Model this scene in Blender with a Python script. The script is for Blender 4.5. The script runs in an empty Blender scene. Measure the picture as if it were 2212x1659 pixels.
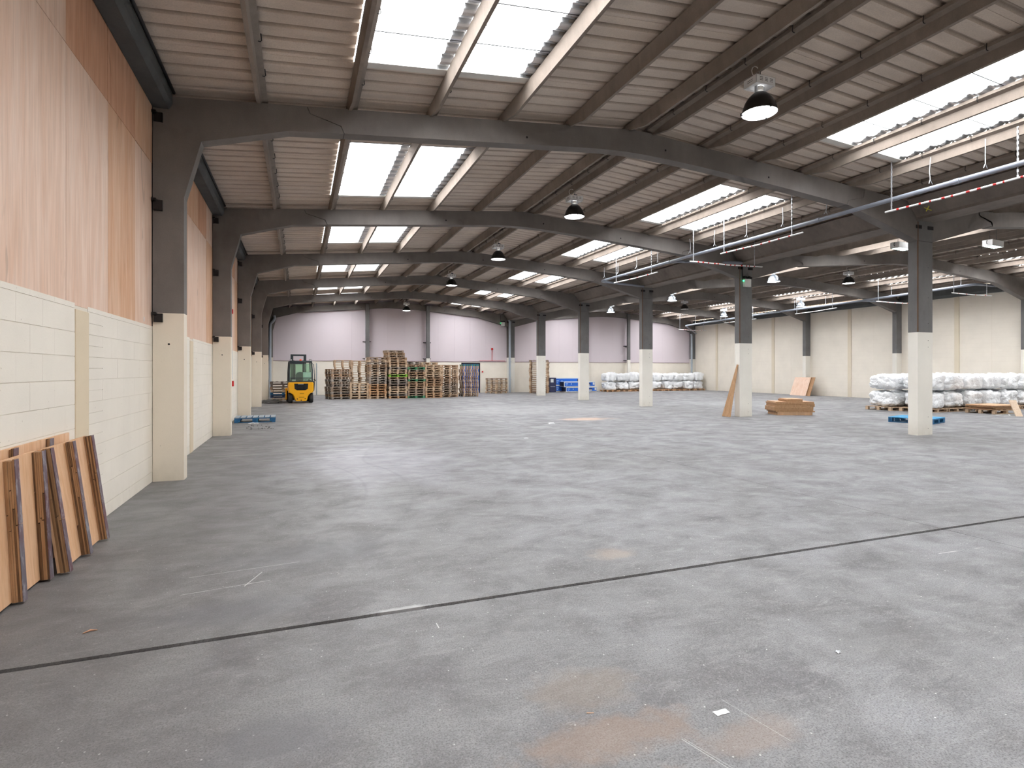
import bpy, bmesh, math, random
from mathutils import Vector, Matrix, noise
random.seed(7)
C = bpy.context.scene.collection
R = math.radians
sc = bpy.context.scene

# ---------------------------------------------------------------- camera, sky, exposure
F_PX, W_PX, H_PX, YAW, HZ = 1209.33, 2212, 1659, 0.3628, 800.565
cd = bpy.data.cameras.new('camera'); cam = bpy.data.objects.new('camera', cd); C.objects.link(cam)
cam.location = (0, 0, 1.5); cam.rotation_euler = (math.pi/2, 0, -YAW)
cd.sensor_width = 36; cd.lens = 36*F_PX/W_PX
cd.shift_y = -(H_PX/2-HZ)/W_PX
cd.clip_start = .05; cd.clip_end = 300
sc.camera = cam
SKY = 17.6
w = bpy.data.worlds.new('sky'); sc.world = w; w.use_nodes = True
w.node_tree.nodes['Background'].inputs[0].default_value = (1.0, .985, .975, 1)
w.node_tree.nodes['Background'].inputs[1].default_value = SKY
sc.view_settings.view_transform = 'Standard'; sc.view_settings.look = 'None'
sc.view_settings.gamma = 1; sc.view_settings.use_curve_mapping = False
sc.view_settings.exposure = 0.0
sc.cycles.use_denoising = True
sc.cycles.max_bounces = 6; sc.cycles.diffuse_bounces = 4; sc.cycles.glossy_bounces = 2
sc.cycles.use_adaptive_sampling = True; sc.cycles.adaptive_threshold = .05; sc.cycles.adaptive_min_samples = 16
sc.cycles.transparent_max_bounces = 12; sc.cycles.sample_clamp_indirect = 6
sc.cycles.caustics_reflective = False; sc.cycles.caustics_refractive = False

# ---------------------------------------------------------------- layout
FY = [-2.3, 3.24, 8.77, 14.37, 19.89, 25.42, 30.83, 36.02]     # front faces of the portal frames
TH = .22                                                       # thickness of a frame
XL, XM0, XM1, XR = -1.85, 13.36, 13.87, 29.08                  # left wall, middle columns, right wall
DX = 15.45                                                     # aisle pitch
SKY_END = [2.3, 7.67, 13.65, 18.83, 24.45, 29.9, 35.0]         # far end of the rooflights in each bay
SKY_LEN = 3.32
YB = 36.28                                                     # back wall

def top(x):                                                    # top line of a frame
    if x > 13.6: x -= DX
    P = [(-3, 5.11), (-1.85, 5.21), (5.72, 5.90), (6.02, 5.89), (13.6, 5.35)]
    for (a, za), (b, zb) in zip(P, P[1:]):
        if x <= b: return za+(zb-za)*(x-a)/(b-a)
    return 5.35

# ---------------------------------------------------------------- materials
class NT:
    def __init__(s, name):
        s.m = bpy.data.materials.new(name); s.m.use_nodes = True
        s.t = s.m.node_tree; s.b = s.t.nodes['Principled BSDF']
        s.out = s.t.nodes['Material Output']
    def n(s, typ, **kw):
        x = s.t.nodes.new(typ)
        for k, v in kw.items(): setattr(x, k, v)
        return x
    def set(s, sock, v):
        if v is None: return
        if isinstance(v, bpy.types.NodeSocket): s.t.links.new(v, sock)
        elif isinstance(v, (tuple, list)) and len(v) == 3 and sock.type == 'RGBA': sock.default_value = (*v, 1)
        else: sock.default_value = v
    def math(s, op, a, b=None, c=None):
        x = s.n('ShaderNodeMath', operation=op); s.set(x.inputs[0], a)
        if b is not None: s.set(x.inputs[1], b)
        if c is not None: s.set(x.inputs[2], c)
        return x.outputs[0]
    def vmath(s, op, a, b=None):
        x = s.n('ShaderNodeVectorMath', operation=op); s.set(x.inputs[0], a)
        if b is not None: s.set(x.inputs[1], b)
        return x.outputs[1] if op in ('LENGTH', 'DISTANCE') else x.outputs[0]
    def pos(s): return s.n('ShaderNodeNewGeometry').outputs['Position']
    def obj(s): return s.n('ShaderNodeTexCoord').outputs['Object']
    def rnd(s): return s.n('ShaderNodeObjectInfo').outputs['Random']
    def scale(s, v, sx, sy, sz): return s.vmath('MULTIPLY', v, (sx, sy, sz))
    def noise(s, v, sc_, det=4, rough=.55, dist=0):
        x = s.n('ShaderNodeTexNoise'); s.set(x.inputs['Vector'], v)
        x.inputs['Scale'].default_value = sc_; x.inputs['Detail'].default_value = det
        x.inputs['Roughness'].default_value = rough; x.inputs['Distortion'].default_value = dist
        return x.outputs[0]
    def ramp(s, f, *stops):
        x = s.n('ShaderNodeValToRGB'); s.set(x.inputs[0], f); e = x.color_ramp.elements
        while len(e) < len(stops): e.new(.5)
        for k, (p, c) in enumerate(stops):
            e[k].position = p; e[k].color = (*c, 1) if isinstance(c, tuple) else (c, c, c, 1)
        return x.outputs[0]
    def mix(s, f, a, b, mode='MIX'):
        x = s.n('ShaderNodeMix', data_type='RGBA', blend_type=mode)
        s.set(x.inputs[0], f); s.set(x.inputs[6], a); s.set(x.inputs[7], b)
        return x.outputs[2]
    def bump(s, h, st=.3, d=.01):
        x = s.n('ShaderNodeBump'); x.inputs['Strength'].default_value = st; x.inputs['Distance'].default_value = d
        s.set(x.inputs['Height'], h); s.t.links.new(x.outputs[0], s.b.inputs['Normal'])
    def fin(s, col=None, rough=None, metal=None, spec=None):
        if col is not None: s.set(s.b.inputs['Base Color'], col)
        if rough is not None: s.set(s.b.inputs['Roughness'], rough)
        if metal is not None: s.set(s.b.inputs['Metallic'], metal)
        if spec is not None: s.set(s.b.inputs['Specular IOR Level'], spec)
        return s.m

def plain(name, col, rough=.6, metal=0, var=.12, sc_=6, spec=.4):
    t = NT(name); p = t.obj()
    f = t.noise(p, sc_, 5)
    c = t.mix(f, tuple(v*(1-var) for v in col), tuple(min(1, v*(1+var)) for v in col))
    return t.fin(c, rough, metal, spec)

def concrete(name, col, streak=.5, stain=(.10, .08, .07), stainamt=.5, bump=.25):
    t = NT(name); p = t.pos()
    big = t.noise(p, .9, 4); med = t.noise(t.scale(p, 1, 1, .35), 7, 5, .6); fine = t.noise(p, 70, 3)
    c = t.mix(t.ramp(big, (.3, 0.), (.7, 1.)), tuple(v*.78 for v in col), tuple(v*1.12 for v in col))
    c = t.mix(t.ramp(med, (.35, 0.), (.75, streak)), c, tuple(v*.62 for v in col))
    c = t.mix(t.ramp(t.noise(t.vmath('ADD', p, (9, 3, 5)), 1.7, 4), (.55, 0.), (.8, stainamt)), c, stain)
    c = t.mix(t.ramp(fine, (.3, .18), (.6, 0.)), c, tuple(v*.5 for v in col))
    t.bump(t.math('ADD', t.math('MULTIPLY', med, .6), t.math('MULTIPLY', fine, .4)), bump, .006)
    return t.fin(c, .85, None, .25)

def cream(name, col, dirt=.35, low=True):
    t = NT(name); p = t.pos()
    a = t.noise(p, 1.3, 5); b = t.noise(p, 55, 4, .65); g = t.noise(t.scale(p, 1, 1, .5), 11, 4)
    c = t.mix(t.ramp(a, (.3, 0.), (.72, 1.)), tuple(v*.95 for v in col), tuple(min(1, v*1.03) for v in col))
    z = t.n('ShaderNodeSeparateXYZ'); t.set(z.inputs[0], p)
    lowm = t.math('MULTIPLY', t.ramp(z.outputs[2], (0, 1.), (.35, 0.)), dirt)
    c = t.mix(t.math('MULTIPLY', lowm, g), c, (.45, .40, .31))
    c = t.mix(t.ramp(t.noise(t.vmath('ADD', p, (4, 4, 4)), 26, 2), (.73, 0.), (.78, .55)), c, (.32, .27, .20))
    t.bump(t.math('ADD', t.math('MULTIPLY', b, .7), t.math('MULTIPLY', g, .3)), .25, .006)
    return t.fin(c, .62, None, .35)

def plywood(name, lo, hi, grain=1., rnd_amt=.8, world=True, bump=.08):
    t = NT(name); p = t.pos() if world else t.obj(); r = t.rnd()
    off = t.n('ShaderNodeCombineXYZ'); t.set(off.inputs[0], t.math('MULTIPLY', r, 31)); t.set(off.inputs[1], t.math('MULTIPLY', r, 17))
    q = t.vmath('ADD', p, off.outputs[0])
    g1 = t.noise(t.scale(q, 1, 1, .10), 9*grain, 5, .6, .8); g2 = t.noise(t.scale(q, 1, 1, .05), 55*grain, 4, .6)
    k = t.noise(t.scale(q, 1, 1, .25), 3.2, 2, .5, 1.5)
    c = t.mix(t.ramp(g1, (.32, 0.), (.7, 1.)), lo, hi)
    c = t.mix(t.ramp(g2, (.4, 0.), (.8, .35)), c, tuple(v*.55 for v in lo))
    c = t.mix(t.ramp(k, (.68, 0.), (.74, .5)), c, tuple(v*.6 for v in lo))
    c = t.mix(t.ramp(r, (0, 0.), (1, rnd_amt)), c, tuple(v*f for v, f in zip(lo, (.92, .78, .66))), 'MIX')
    t.bump(g2, bump, .003)
    return t.fin(c, .55, None, .3)

M = {}
M['frame'] = concrete('grey_frame_concrete', (.205, .187, .174), .30, (.12, .098, .085), .55)
M['column'] = concrete('grey_column_concrete', (.185, .182, .180), .4, (.12, .10, .09), .4)
M['purlin'] = concrete('weathered_purlin_concrete', (.27, .225, .19), .5, (.13, .10, .08), .65, .4)
M['gutter'] = concrete('dark_gutter_concrete', (.23, .195, .17), .5, (.08, .06, .05), .6)
M['eaves'] = concrete('dark_eaves_beam', (.105, .11, .11), .3, (.05, .05, .05), .4)
M['rust'] = concrete('rusty_corner', (.16, .095, .06), .6, (.07, .04, .03), .6)
M['cream'] = cream('cream_masonry_paint', (.86, .80, .705))
M['cream_col'] = cream('cream_column_paint', (.82, .735, .615), .5)
M['cream_pale'] = cream('pale_column_paint', (.82, .79, .72), .5)
M['beige2'] = cream('beige_pier_paint', (.74, .66, .52), .2)
M['mortar'] = cream('painted_mortar', (.80, .735, .63))
M['beige'] = cream('beige_rough_pier', (.74, .62, .45), .2)
M['ply_a'] = plywood('salmon_plywood', (.76, .51, .37), (.86, .66, .54), .8, .0)
M['ply_b'] = plywood('orange_plywood', (.66, .36, .20), (.80, .56, .40), .8, .15)
M['ply_c'] = plywood('red_brown_plywood', (.56, .28, .16), (.74, .44, .29), .8, .1)
M['board'] = plywood('fresh_plywood_face', (.68, .40, .22), (.84, .59, .40), 1.6, .25, False)
M['board_edge'] = plywood('plywood_edge', (.36, .205, .105), (.54, .34, .19), 2.5, .4, False, .3)
M['board_dark'] = plywood('dark_plywood_edge', (.11, .06, .035), (.25, .14, .07), 3, .3, False, .3)
M['board_pale'] = plywood('pale_particle_board', (.56, .42, .30), (.70, .56, .42), 2, .2, False)
M['black'] = plain('black_gap', (.012, .011, .011), .8)
M['dark_metal'] = plain('dark_iron', (.035, .032, .032), .5, .6)
M['galv'] = plain('galvanised_steel', (.55, .57, .60), .45, .7)
M['white_paint'] = plain('white_enamel', (.78, .78, .78), .4)
M['offwhite'] = plain('offwhite_plastic', (.74, .73, .70), .45)
M['pvc'] = plain('grey_plastic_pipe', (.22, .24, .285), .38)
M['pvc_pale'] = plain('pale_grey_downpipe', (.40, .45, .50), .4)
M['red'] = plain('red_plastic', (.55, .02, .02), .4)
M['pink'] = plain('pink_insulated_panel', (.66, .585, .62), .42, 0, .03, .5)
M['pinkjoint'] = plain('panel_joint', (.42, .33, .36), .6)
M['door_blue'] = plain('blue_door_paint', (.015, .11, .50), .45, 0, .1, 2)

def tarp(name, a, b):
    t = NT(name); p = t.obj(); f = t.noise(t.scale(p, 1, 1, .3), 12, 5)
    return t.fin(t.mix(f, a, b), .4)
M['film'] = NT('purple_film_face')
def _film(t):
    p = t.obj(); f = t.noise(t.scale(p, 1, 1, .35), 22, 6, .7)
    c = t.mix(t.ramp(t.noise(p, 3, 3), (.35, 0.), (.65, 1.)), (.125, .045, .055), (.13, .12, .145))
    return t.fin(t.mix(t.ramp(f, (.50, 0.), (.66, .75)), c, (.42, .40, .42)), .4)
M['film'] = _film(M['film'])

def roof_sheet():
    t = NT('weathered_fibre_cement'); p = t.pos(); r = t.rnd()
    big = t.noise(p, .55, 4, .6); med = t.noise(t.scale(p, .35, 1, 1), 5, 5, .65); fine = t.noise(p, 60, 4, .7)
    c = t.mix(t.ramp(big, (.32, 0.), (.68, 1.)), (.58, .488, .405), (.76, .655, .555))
    c = t.mix(t.ramp(med, (.45, 0.), (.78, .45)), c, (.40, .335, .285))
    c = t.mix(t.ramp(fine, (.35, .35), (.6, 0.)), c, (.36, .30, .25))
    c = t.mix(t.ramp(r, (0, 0.), (1, .30)), c, (.47, .42, .39))
    # darker lines along the corrugation grooves
    o = t.n('ShaderNodeSeparateXYZ'); t.set(o.inputs[0], t.obj())
    u = t.math('FRACT', t.math('ADD', t.math('DIVIDE', o.outputs[1], .2767), .5))
    e = t.math('ABSOLUTE', t.math('SUBTRACT', u, .5))
    e = t.math('ABSOLUTE', t.math('SUBTRACT', e, .46))
    c = t.mix(t.ramp(e, (.0, .70), (.10, 0.)), c, (.14, .105, .08))
    t.bump(fine, .25, .004)
    return t.fin(c, .9, None, .15)
M['roof'] = roof_sheet()

def rooflight():
    t = NT('translucent_rooflight'); tr = t.n('ShaderNodeBsdfTransparent'); tl = t.n('ShaderNodeBsdfTranslucent')
    tr.inputs[0].default_value = (.90, .91, .92, 1); tl.inputs[0].default_value = (.8, .82, .84, 1)
    mx = t.n('ShaderNodeMixShader'); mx.inputs[0].default_value = .16
    t.t.links.new(tr.outputs[0], mx.inputs[1]); t.t.links.new(tl.outputs[0], mx.inputs[2])
    t.t.links.new(mx.outputs[0], t.out.inputs[0]); return t.m
M['rooflight'] = rooflight()

def emit(name, col, s):
    t = NT(name); t.b.inputs['Emission Color'].default_value = (*col, 1); t.b.inputs['Emission Strength'].default_value = s
    return t.fin(tuple(v*.8 for v in col), .4)
M['lamp_glow'] = emit('lit_lamp_glass', (.97, .98, 1), 9)
M['tube_glow'] = emit('lit_cool_tube', (.75, 1, .97), 5)
M['led_green'] = emit('green_indicator', (.05, 1, .3), 4)

def glass(name, col, rough=.05):
    t = NT(name); tr = t.n('ShaderNodeBsdfTransparent'); gl = t.n('ShaderNodeBsdfGlossy'); tr.inputs[0].default_value = (*col, 1)
    gl.inputs[1].default_value = rough
    mx = t.n('ShaderNodeMixShader'); mx.inputs[0].default_value = .08
    t.t.links.new(tr.outputs[0], mx.inputs[1]); t.t.links.new(gl.outputs[0], mx.inputs[2]); t.t.links.new(mx.outputs[0], t.out.inputs[0]); return t.m
M['cab_glass'] = glass('green_cab_glass', (.80, .93, .86))
M['reflector'] = plain('dark_spun_reflector', (.05, .048, .045), .35, .6)
M['clear'] = glass('clear_ribbed_reflector', (.62, .66, .70), .25)
M['prism'] = plain('prismatic_clear_reflector', (.62, .64, .68), .2, .35, .25, 40)

def floor_mat():
    t = NT('worn_concrete_floor'); p = t.pos()
    sx = t.n('ShaderNodeSeparateXYZ'); t.set(sx.inputs[0], p); X, Y = sx.outputs[0], sx.outputs[1]
    big = t.noise(p, .45, 6, .66, .5); mid = t.noise(t.scale(p, .8, 1, 1), 2.1, 7, .68, .4); blot = t.noise(t.vmath('ADD', p, (7, 2, 0)), 1.9, 5, .62, .2)
    grain = t.noise(p, 120, 4, .75); strk = t.noise(t.scale(p, .4, 1, 1), 9, 6, .72, .6)
    c = t.mix(t.ramp(big, (.30, 0.), (.68, 1.)), (.232, .230, .236), (.328, .332, .350))
    c = t.mix(t.ramp(mid, (.42, 0.), (.66, .70)), c, (.150, .146, .150))
    c = t.mix(t.ramp(blot, (.52, 0.), (.70, .62)), c, (.125, .122, .130))
    c = t.mix(t.ramp(strk, (.52, 0.), (.76, .50)), c, (.47, .465, .47))
    c = t.mix(t.ramp(t.noise(t.scale(p, .2, 1, 1), 40, 3, .6), (.62, 0.), (.76, .35)), c, (.55, .54, .54))
    c = t.mix(t.ramp(grain, (.36, .75), (.54, 0.)), c, (.075, .072, .072))
    c = t.mix(t.ramp(t.noise(p, 45, 5, .8), (.52, 0.), (.72, .5)), c, (.46, .455, .45))
    vo = t.n('ShaderNodeTexVoronoi'); t.set(vo.inputs['Vector'], p); vo.inputs['Scale'].default_value = 17
    sp = t.ramp(vo.outputs['Distance'], (.05, 1.), (.085, 0.))
    vr = t.n('ShaderNodeSeparateColor'); t.set(vr.inputs[0], vo.outputs['Color'])
    c = t.mix(t.math('MULTIPLY', t.math('MULTIPLY', sp, .85), t.math('GREATER_THAN', t.math('ADD', vr.outputs[0], t.math('MULTIPLY', t.math('SUBTRACT', t.noise(p, 1.1, 3), .5), 1.2)), .55)), c, (.82, .81, .80))
    vo2 = t.n('ShaderNodeTexVoronoi'); t.set(vo2.inputs['Vector'], p); vo2.inputs['Scale'].default_value = 75
    c = t.mix(t.math('MULTIPLY', t.ramp(vo2.outputs['Distance'], (.10, 1.), (.17, 0.)), .35), c, (.60, .59, .58))
    # darker strip beside the left wall and round the middle columns
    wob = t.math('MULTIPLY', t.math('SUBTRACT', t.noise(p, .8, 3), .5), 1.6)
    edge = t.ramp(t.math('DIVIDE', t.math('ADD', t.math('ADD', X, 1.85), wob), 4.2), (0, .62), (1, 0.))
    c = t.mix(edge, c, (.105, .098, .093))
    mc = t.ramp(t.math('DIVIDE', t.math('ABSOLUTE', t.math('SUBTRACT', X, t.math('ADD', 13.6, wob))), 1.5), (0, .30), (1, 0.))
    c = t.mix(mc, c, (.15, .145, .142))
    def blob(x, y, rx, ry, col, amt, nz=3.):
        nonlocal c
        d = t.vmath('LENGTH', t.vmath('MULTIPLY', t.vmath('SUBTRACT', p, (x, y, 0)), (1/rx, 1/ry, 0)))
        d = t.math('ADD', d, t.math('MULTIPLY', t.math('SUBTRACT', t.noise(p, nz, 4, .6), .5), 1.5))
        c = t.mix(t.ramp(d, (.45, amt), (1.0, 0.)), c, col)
    blob(1.18, 2.0, .5, .16, (.30, .20, .14), .45, 7); blob(1.25, 2.35, .35, .2, (.28, .22, .17), .35, 6)
    blob(1.05, 1.72, .35, .08, (.31, .20, .14), .42, 8); blob(1.75, 1.8, .3, .12, (.33, .24, .19), .35, 7)
    blob(8.3, 15.4, 1.0, .55, (.60, .43, .33), .75, 2); blob(2.4, 4.0, .25, .14, (.40, .31, .24), .4, 6)
    blob(-.1, 2.45, .35, .22, (.12, .12, .13), .5, 4); blob(.1, 4.9, .8, .5, (.14, .14, .15), .45, 3)
    blob(-.4, 3.9, .5, .3, (.11, .11, .125), .4, 3); blob(3.0, 2.2, .6, .2, (.14, .135, .135), .3, 4)
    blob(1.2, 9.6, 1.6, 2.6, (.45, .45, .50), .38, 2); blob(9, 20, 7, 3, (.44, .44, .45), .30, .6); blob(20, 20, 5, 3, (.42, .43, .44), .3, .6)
    blob(.62, 3.54, .22, .04, (.55, .55, .56), .6, 14)
    # pale scored lines beside the left columns, and scattered scratches
    brk = t.ramp(t.noise(t.scale(p, 1.2, 3, 1), 3, 4, .7), (.40, 0.), (.52, 1.))
    def line(x0, y0, x1, y1, wd, amt, col=(.78, .77, .77), mask=True):
        nonlocal c
        L = math.hypot(x1-x0, y1-y0); ux, uy = (x1-x0)/L, (y1-y0)/L
        q = t.vmath('SUBTRACT', p, (x0, y0, 0)); s_ = t.n('ShaderNodeSeparateXYZ'); t.set(s_.inputs[0], q)
        a = t.math('ADD', t.math('MULTIPLY', s_.outputs[0], ux), t.math('MULTIPLY', s_.outputs[1], uy))
        b = t.math('ABSOLUTE', t.math('SUBTRACT', t.math('MULTIPLY', s_.outputs[1], ux), t.math('MULTIPLY', s_.outputs[0], uy)))
        m = t.math('MULTIPLY', t.math('LESS_THAN', b, wd), t.math('MULTIPLY', t.math('GREATER_THAN', a, 0), t.math('LESS_THAN', a, L)))
        if mask: m = t.math('MULTIPLY', m, brk)
        c = t.mix(t.math('MULTIPLY', m, amt), c, col)
    for y, x1 in ((10.15, 2.6), (10.95, 1.9), (11.75, 2.8), (12.7, .6), (13.7, 2.2), (14.9, 1.0), (16.1, 2.6), (17.0, 1.5)):
        line(-1.4, y, x1, y+.05, .012, .45)
    line(-.36, 4.30, -.26, 4.56, .004, .5, mask=False); line(-.75, 4.62, .0, 4.70, .003, .4, mask=False); line(-.75, 4.28, -.2, 4.36, .004, .5)
    line(1.455, 1.885, 1.52, 1.66, .0018, .45, mask=False); line(1.465, 1.885, 1.535, 1.66, .0014, .35, mask=False); line(1.80, 2.05, 1.86, 1.72, .0016, .35, mask=False)
    line(.36, 1.925, .39, 1.885, .004, .6, mask=False); line(.76, 3.20, .76, 3.27, .003, .6, mask=False)
    line(4.9, 3.05, 5.5, 3.02, .006, .5); line(11.5, 11.3, 13.0, 11.2, .03, .6); line(20.3, 11.1, 21.3, 10.75, .04, .35, mask=False)
    def arc(cx, cy, r_, wd, amt, a0=None, col=(.13, .13, .14)):
        nonlocal c
        d = t.vmath('DISTANCE', t.scale(p, 1, 1, 0), (cx, cy, 0))
        m = t.ramp(t.math('DIVIDE', t.math('ABSOLUTE', t.math('SUBTRACT', d, r_)), wd), (0, amt), (1, 0.))
        if a0 is not None:
            x, y, rr = a0
            m = t.math('MULTIPLY', m, t.math('LESS_THAN', t.vmath('DISTANCE', p, (x, y, 0)), rr))
        c = t.mix(m, c, col)
    arc(2.8, 10.2, 1.7, .06, .16, (1.8, 10.6, 2.2)); arc(2.9, 9.6, 1.9, .04, .2, (1.6, 8.8, 1.6)); arc(-3.5, 7.6, 4.3, .03, .25, (.7, 7.0, 2.4)); arc(-3.5, 7.6, 4.85, .035, .22, (1.2, 7.2, 2.2))
    arc(6.5, 8.3, .8, .05, .35, (7.2, 8.3, .7)); arc(7.5, 8.7, .9, .05, .25, (8.2, 8.4, .8))
    arc(-6, 16, 8.0, .05, .14, (1.6, 16, 4), (.45, .45, .48)); arc(3, 22, 3.0, .08, .25, (2, 19.5, 3)); arc(9, 12, 4, .05, .25, (6, 14, 3))
    # grime either side of the joints
    rough = t.ramp(mid, (.3, .42), (.7, .68))
    t.bump(t.math('ADD', t.math('MULTIPLY', grain, .7), t.math('MULTIPLY', mid, .3)), .35, .004)
    return t.fin(c, rough, None, .35)
M['floor'] = floor_mat()
M['tar'] = plain('tar_joint', (.028, .028, .03), .7, 0, .6, 30)

WOODS = {}
for nm, col in dict(raw=(.62, .45, .30), worn=(.36, .27, .20), grey=(.33, .29, .255), orange=(.58, .33, .17), brown=(.42, .27, .165), dark=(.13, .095, .08)).items():
    t = NT('pallet_wood_'+nm); p = t.obj(); f = t.noise(p, 9, 5, .6); g = t.noise(t.scale(p, .3, 6, 6), 8, 3)
    c = t.mix(t.ramp(f, (.3, 0.), (.7, 1.)), tuple(v*.72 for v in col), tuple(min(1, v*1.22) for v in col))
    c = t.mix(t.ramp(g, (.5, 0.), (.7, .5)), c, tuple(v*.5 for v in col)); c = t.mix(t.ramp(t.rnd(), (0, 0.), (1, .35)), c, (.42, .33, .26))
    WOODS[nm] = t.fin(c, .8, None, .2)
def painted(name, col, wornc, amt):
    t = NT(name); p = t.obj(); f = t.noise(t.scale(p, 1, 1, 1), 14, 5, .7)
    return t.fin(t.mix(t.ramp(f, (.48, 0.), (.62, amt)), col, wornc), .6)
WOODS['blue'] = painted('blue_pallet_paint', (.012, .10, .24), (.03, .22, .38), .6)
WOODS['bluetop'] = painted('worn_blue_deck', (.30, .33, .36), (.12, .30, .42), .35)
WOODS['cyan'] = painted('bright_blue_deck', (.03, .28, .55), (.10, .45, .62), .5)
WOODS['navy'] = painted('navy_pallet_paint', (.01, .03, .10), (.05, .06, .12), .4)
WOODS['green'] = painted('green_pallet_paint', (.02, .22, .10), (.35, .28, .2), .5)
WOODS['lime'] = painted('lime_pallet_paint', (.24, .55, .04), (.35, .45, .12), .4)

# ---------------------------------------------------------------- mesh helpers
class MB:
    def __init__(s): s.v, s.f, s.mi, s.mats, s.sm = [], [], [], [], []
    def mi_(s, m):
        if m is None: return 0
        if m not in s.mats: s.mats.append(m)
        return s.mats.index(m)
    def add(s, vs, fs, m=None, smooth=False):
        o = len(s.v); s.v += [tuple(v) for v in vs]; k = s.mi_(m)
        for f in fs: s.f.append([i+o for i in f]); s.mi.append(k); s.sm.append(smooth)
        return s
    def box(s, x0, x1, y0, y1, z0, z1, m=None, rot=None, piv=(0, 0, 0), b=0):
        if b:
            vs = []; fs = []
            # chamfered box: 24 verts through bmesh
            bm = bmesh.new(); bmesh.ops.create_cube(bm, size=1)
            for v in bm.verts: v.co = ((x0+x1)/2+v.co.x*(x1-x0), (y0+y1)/2+v.co.y*(y1-y0), (z0+z1)/2+v.co.z*(z1-z0))
            bmesh.ops.bevel(bm, geom=list(bm.edges), offset=b, segments=1, affect='EDGES', profile=.5)
            bm.verts.index_update(); vs = [v.co.copy() for v in bm.verts]; fs = [[v.index for v in f.verts] for f in bm.faces]; bm.free()
        else:
            vs = [Vector(q) for q in ((x0, y0, z0), (x1, y0, z0), (x1, y1, z0), (x0, y1, z0), (x0, y0, z1), (x1, y0, z1), (x1, y1, z1), (x0, y1, z1))]
            fs = [(0, 3, 2, 1), (4, 5, 6, 7), (0, 1, 5, 4), (1, 2, 6, 5), (2, 3, 7, 6), (3, 0, 4, 7)]
        if rot: vs = [rot @ (Vector(v)-Vector(piv)) + Vector(piv) for v in vs]
        return s.add(vs, fs, m)
    def prism(s, poly, axis, a, b, m=None, smooth=False):
        def P(u, v, w_): return {'y': (u, w_, v), 'x': (w_, u, v), 'z': (u, v, w_)}[axis]
        n = len(poly); vs = [P(u, v, a) for u, v in poly]+[P(u, v, b) for u, v in poly]
        ar = sum(poly[i][0]*poly[(i+1) % n][1]-poly[(i+1) % n][0]*poly[i][1] for i in range(n))
        fl = (ar > 0) ^ (axis == 'y')
        # caps are split into a triangle fan-safe polygon by Blender's tessellator
        fs = [list(range(n))[::-1], [n+i for i in range(n)]]+[(i, (i+1) % n, n+(i+1) % n, n+i) for i in range(n)]
        if not fl: fs = [list(f)[::-1] for f in fs]
        return s.add(vs, fs, m, smooth)
    def tube(s, pts, r, m=None, n=8, smooth=True, cap=True):
        pts = [Vector(p) for p in pts]; rings = []; up = Vector((0, 0, 1))
        rr = r if isinstance(r, (list, tuple)) else [r]*len(pts)
        prev = None
        for i, p in enumerate(pts):
            d = (pts[min(i+1, len(pts)-1)]-pts[max(i-1, 0)]).normalized()
            if prev is None:
                a = d.cross(up if abs(d.z) < .95 else Vector((1, 0, 0))).normalized()
            else:
                a = (prev-d*prev.dot(d)).normalized()
            prev = a; b = d.cross(a)
            rings.append([p+(a*math.cos(t_*2*math.pi/n)+b*math.sin(t_*2*math.pi/n))*rr[i] for t_ in range(n)])
        vs = [v for q in rings for v in q]; fs = []
        for i in range(len(pts)-1):
            for k in range(n): fs.append((i*n+k, i*n+(k+1) % n, (i+1)*n+(k+1) % n, (i+1)*n+k))
        s.add(vs, fs, m, smooth)
        if cap: s.add(rings[0], [list(range(n))[::-1]], m); s.add(rings[-1], [list(range(n))], m)
        return s
    def lathe(s, prof, c, m=None, n=24, smooth=True):
        vs, fs = [], []
        for r_, z in prof:
            for k in range(n): a = k*2*math.pi/n; vs.append((c[0]+r_*math.cos(a), c[1]+r_*math.sin(a), c[2]+z))
        for i in range(len(prof)-1):
            for k in range(n): fs.append((i*n+k, i*n+(k+1) % n, (i+1)*n+(k+1) % n, (i+1)*n+k))
        return s.add(vs, fs, m, smooth)
    def disc(s, c, r_, m=None, n=24, down=True):
        vs = [(c[0]+r_*math.cos(k*2*math.pi/n), c[1]+r_*math.sin(k*2*math.pi/n), c[2]) for k in range(n)]
        return s.add(vs, [list(range(n))[::-1] if down else list(range(n))], m)
    def mesh(s, name, m=None):
        me = bpy.data.meshes.new(name); me.from_pydata(s.v, [], s.f)
        for mt in (s.mats or ([m] if m else [])): me.materials.append(mt)
        if s.mats: me.polygons.foreach_set('material_index', s.mi)
        me.polygons.foreach_set('use_smooth', s.sm); me.update(); return me
    def build(s, name, m=None, parent=None, loc=None, rz=0):
        return link(name, s.mesh(name, m), parent, loc, rz)

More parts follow.
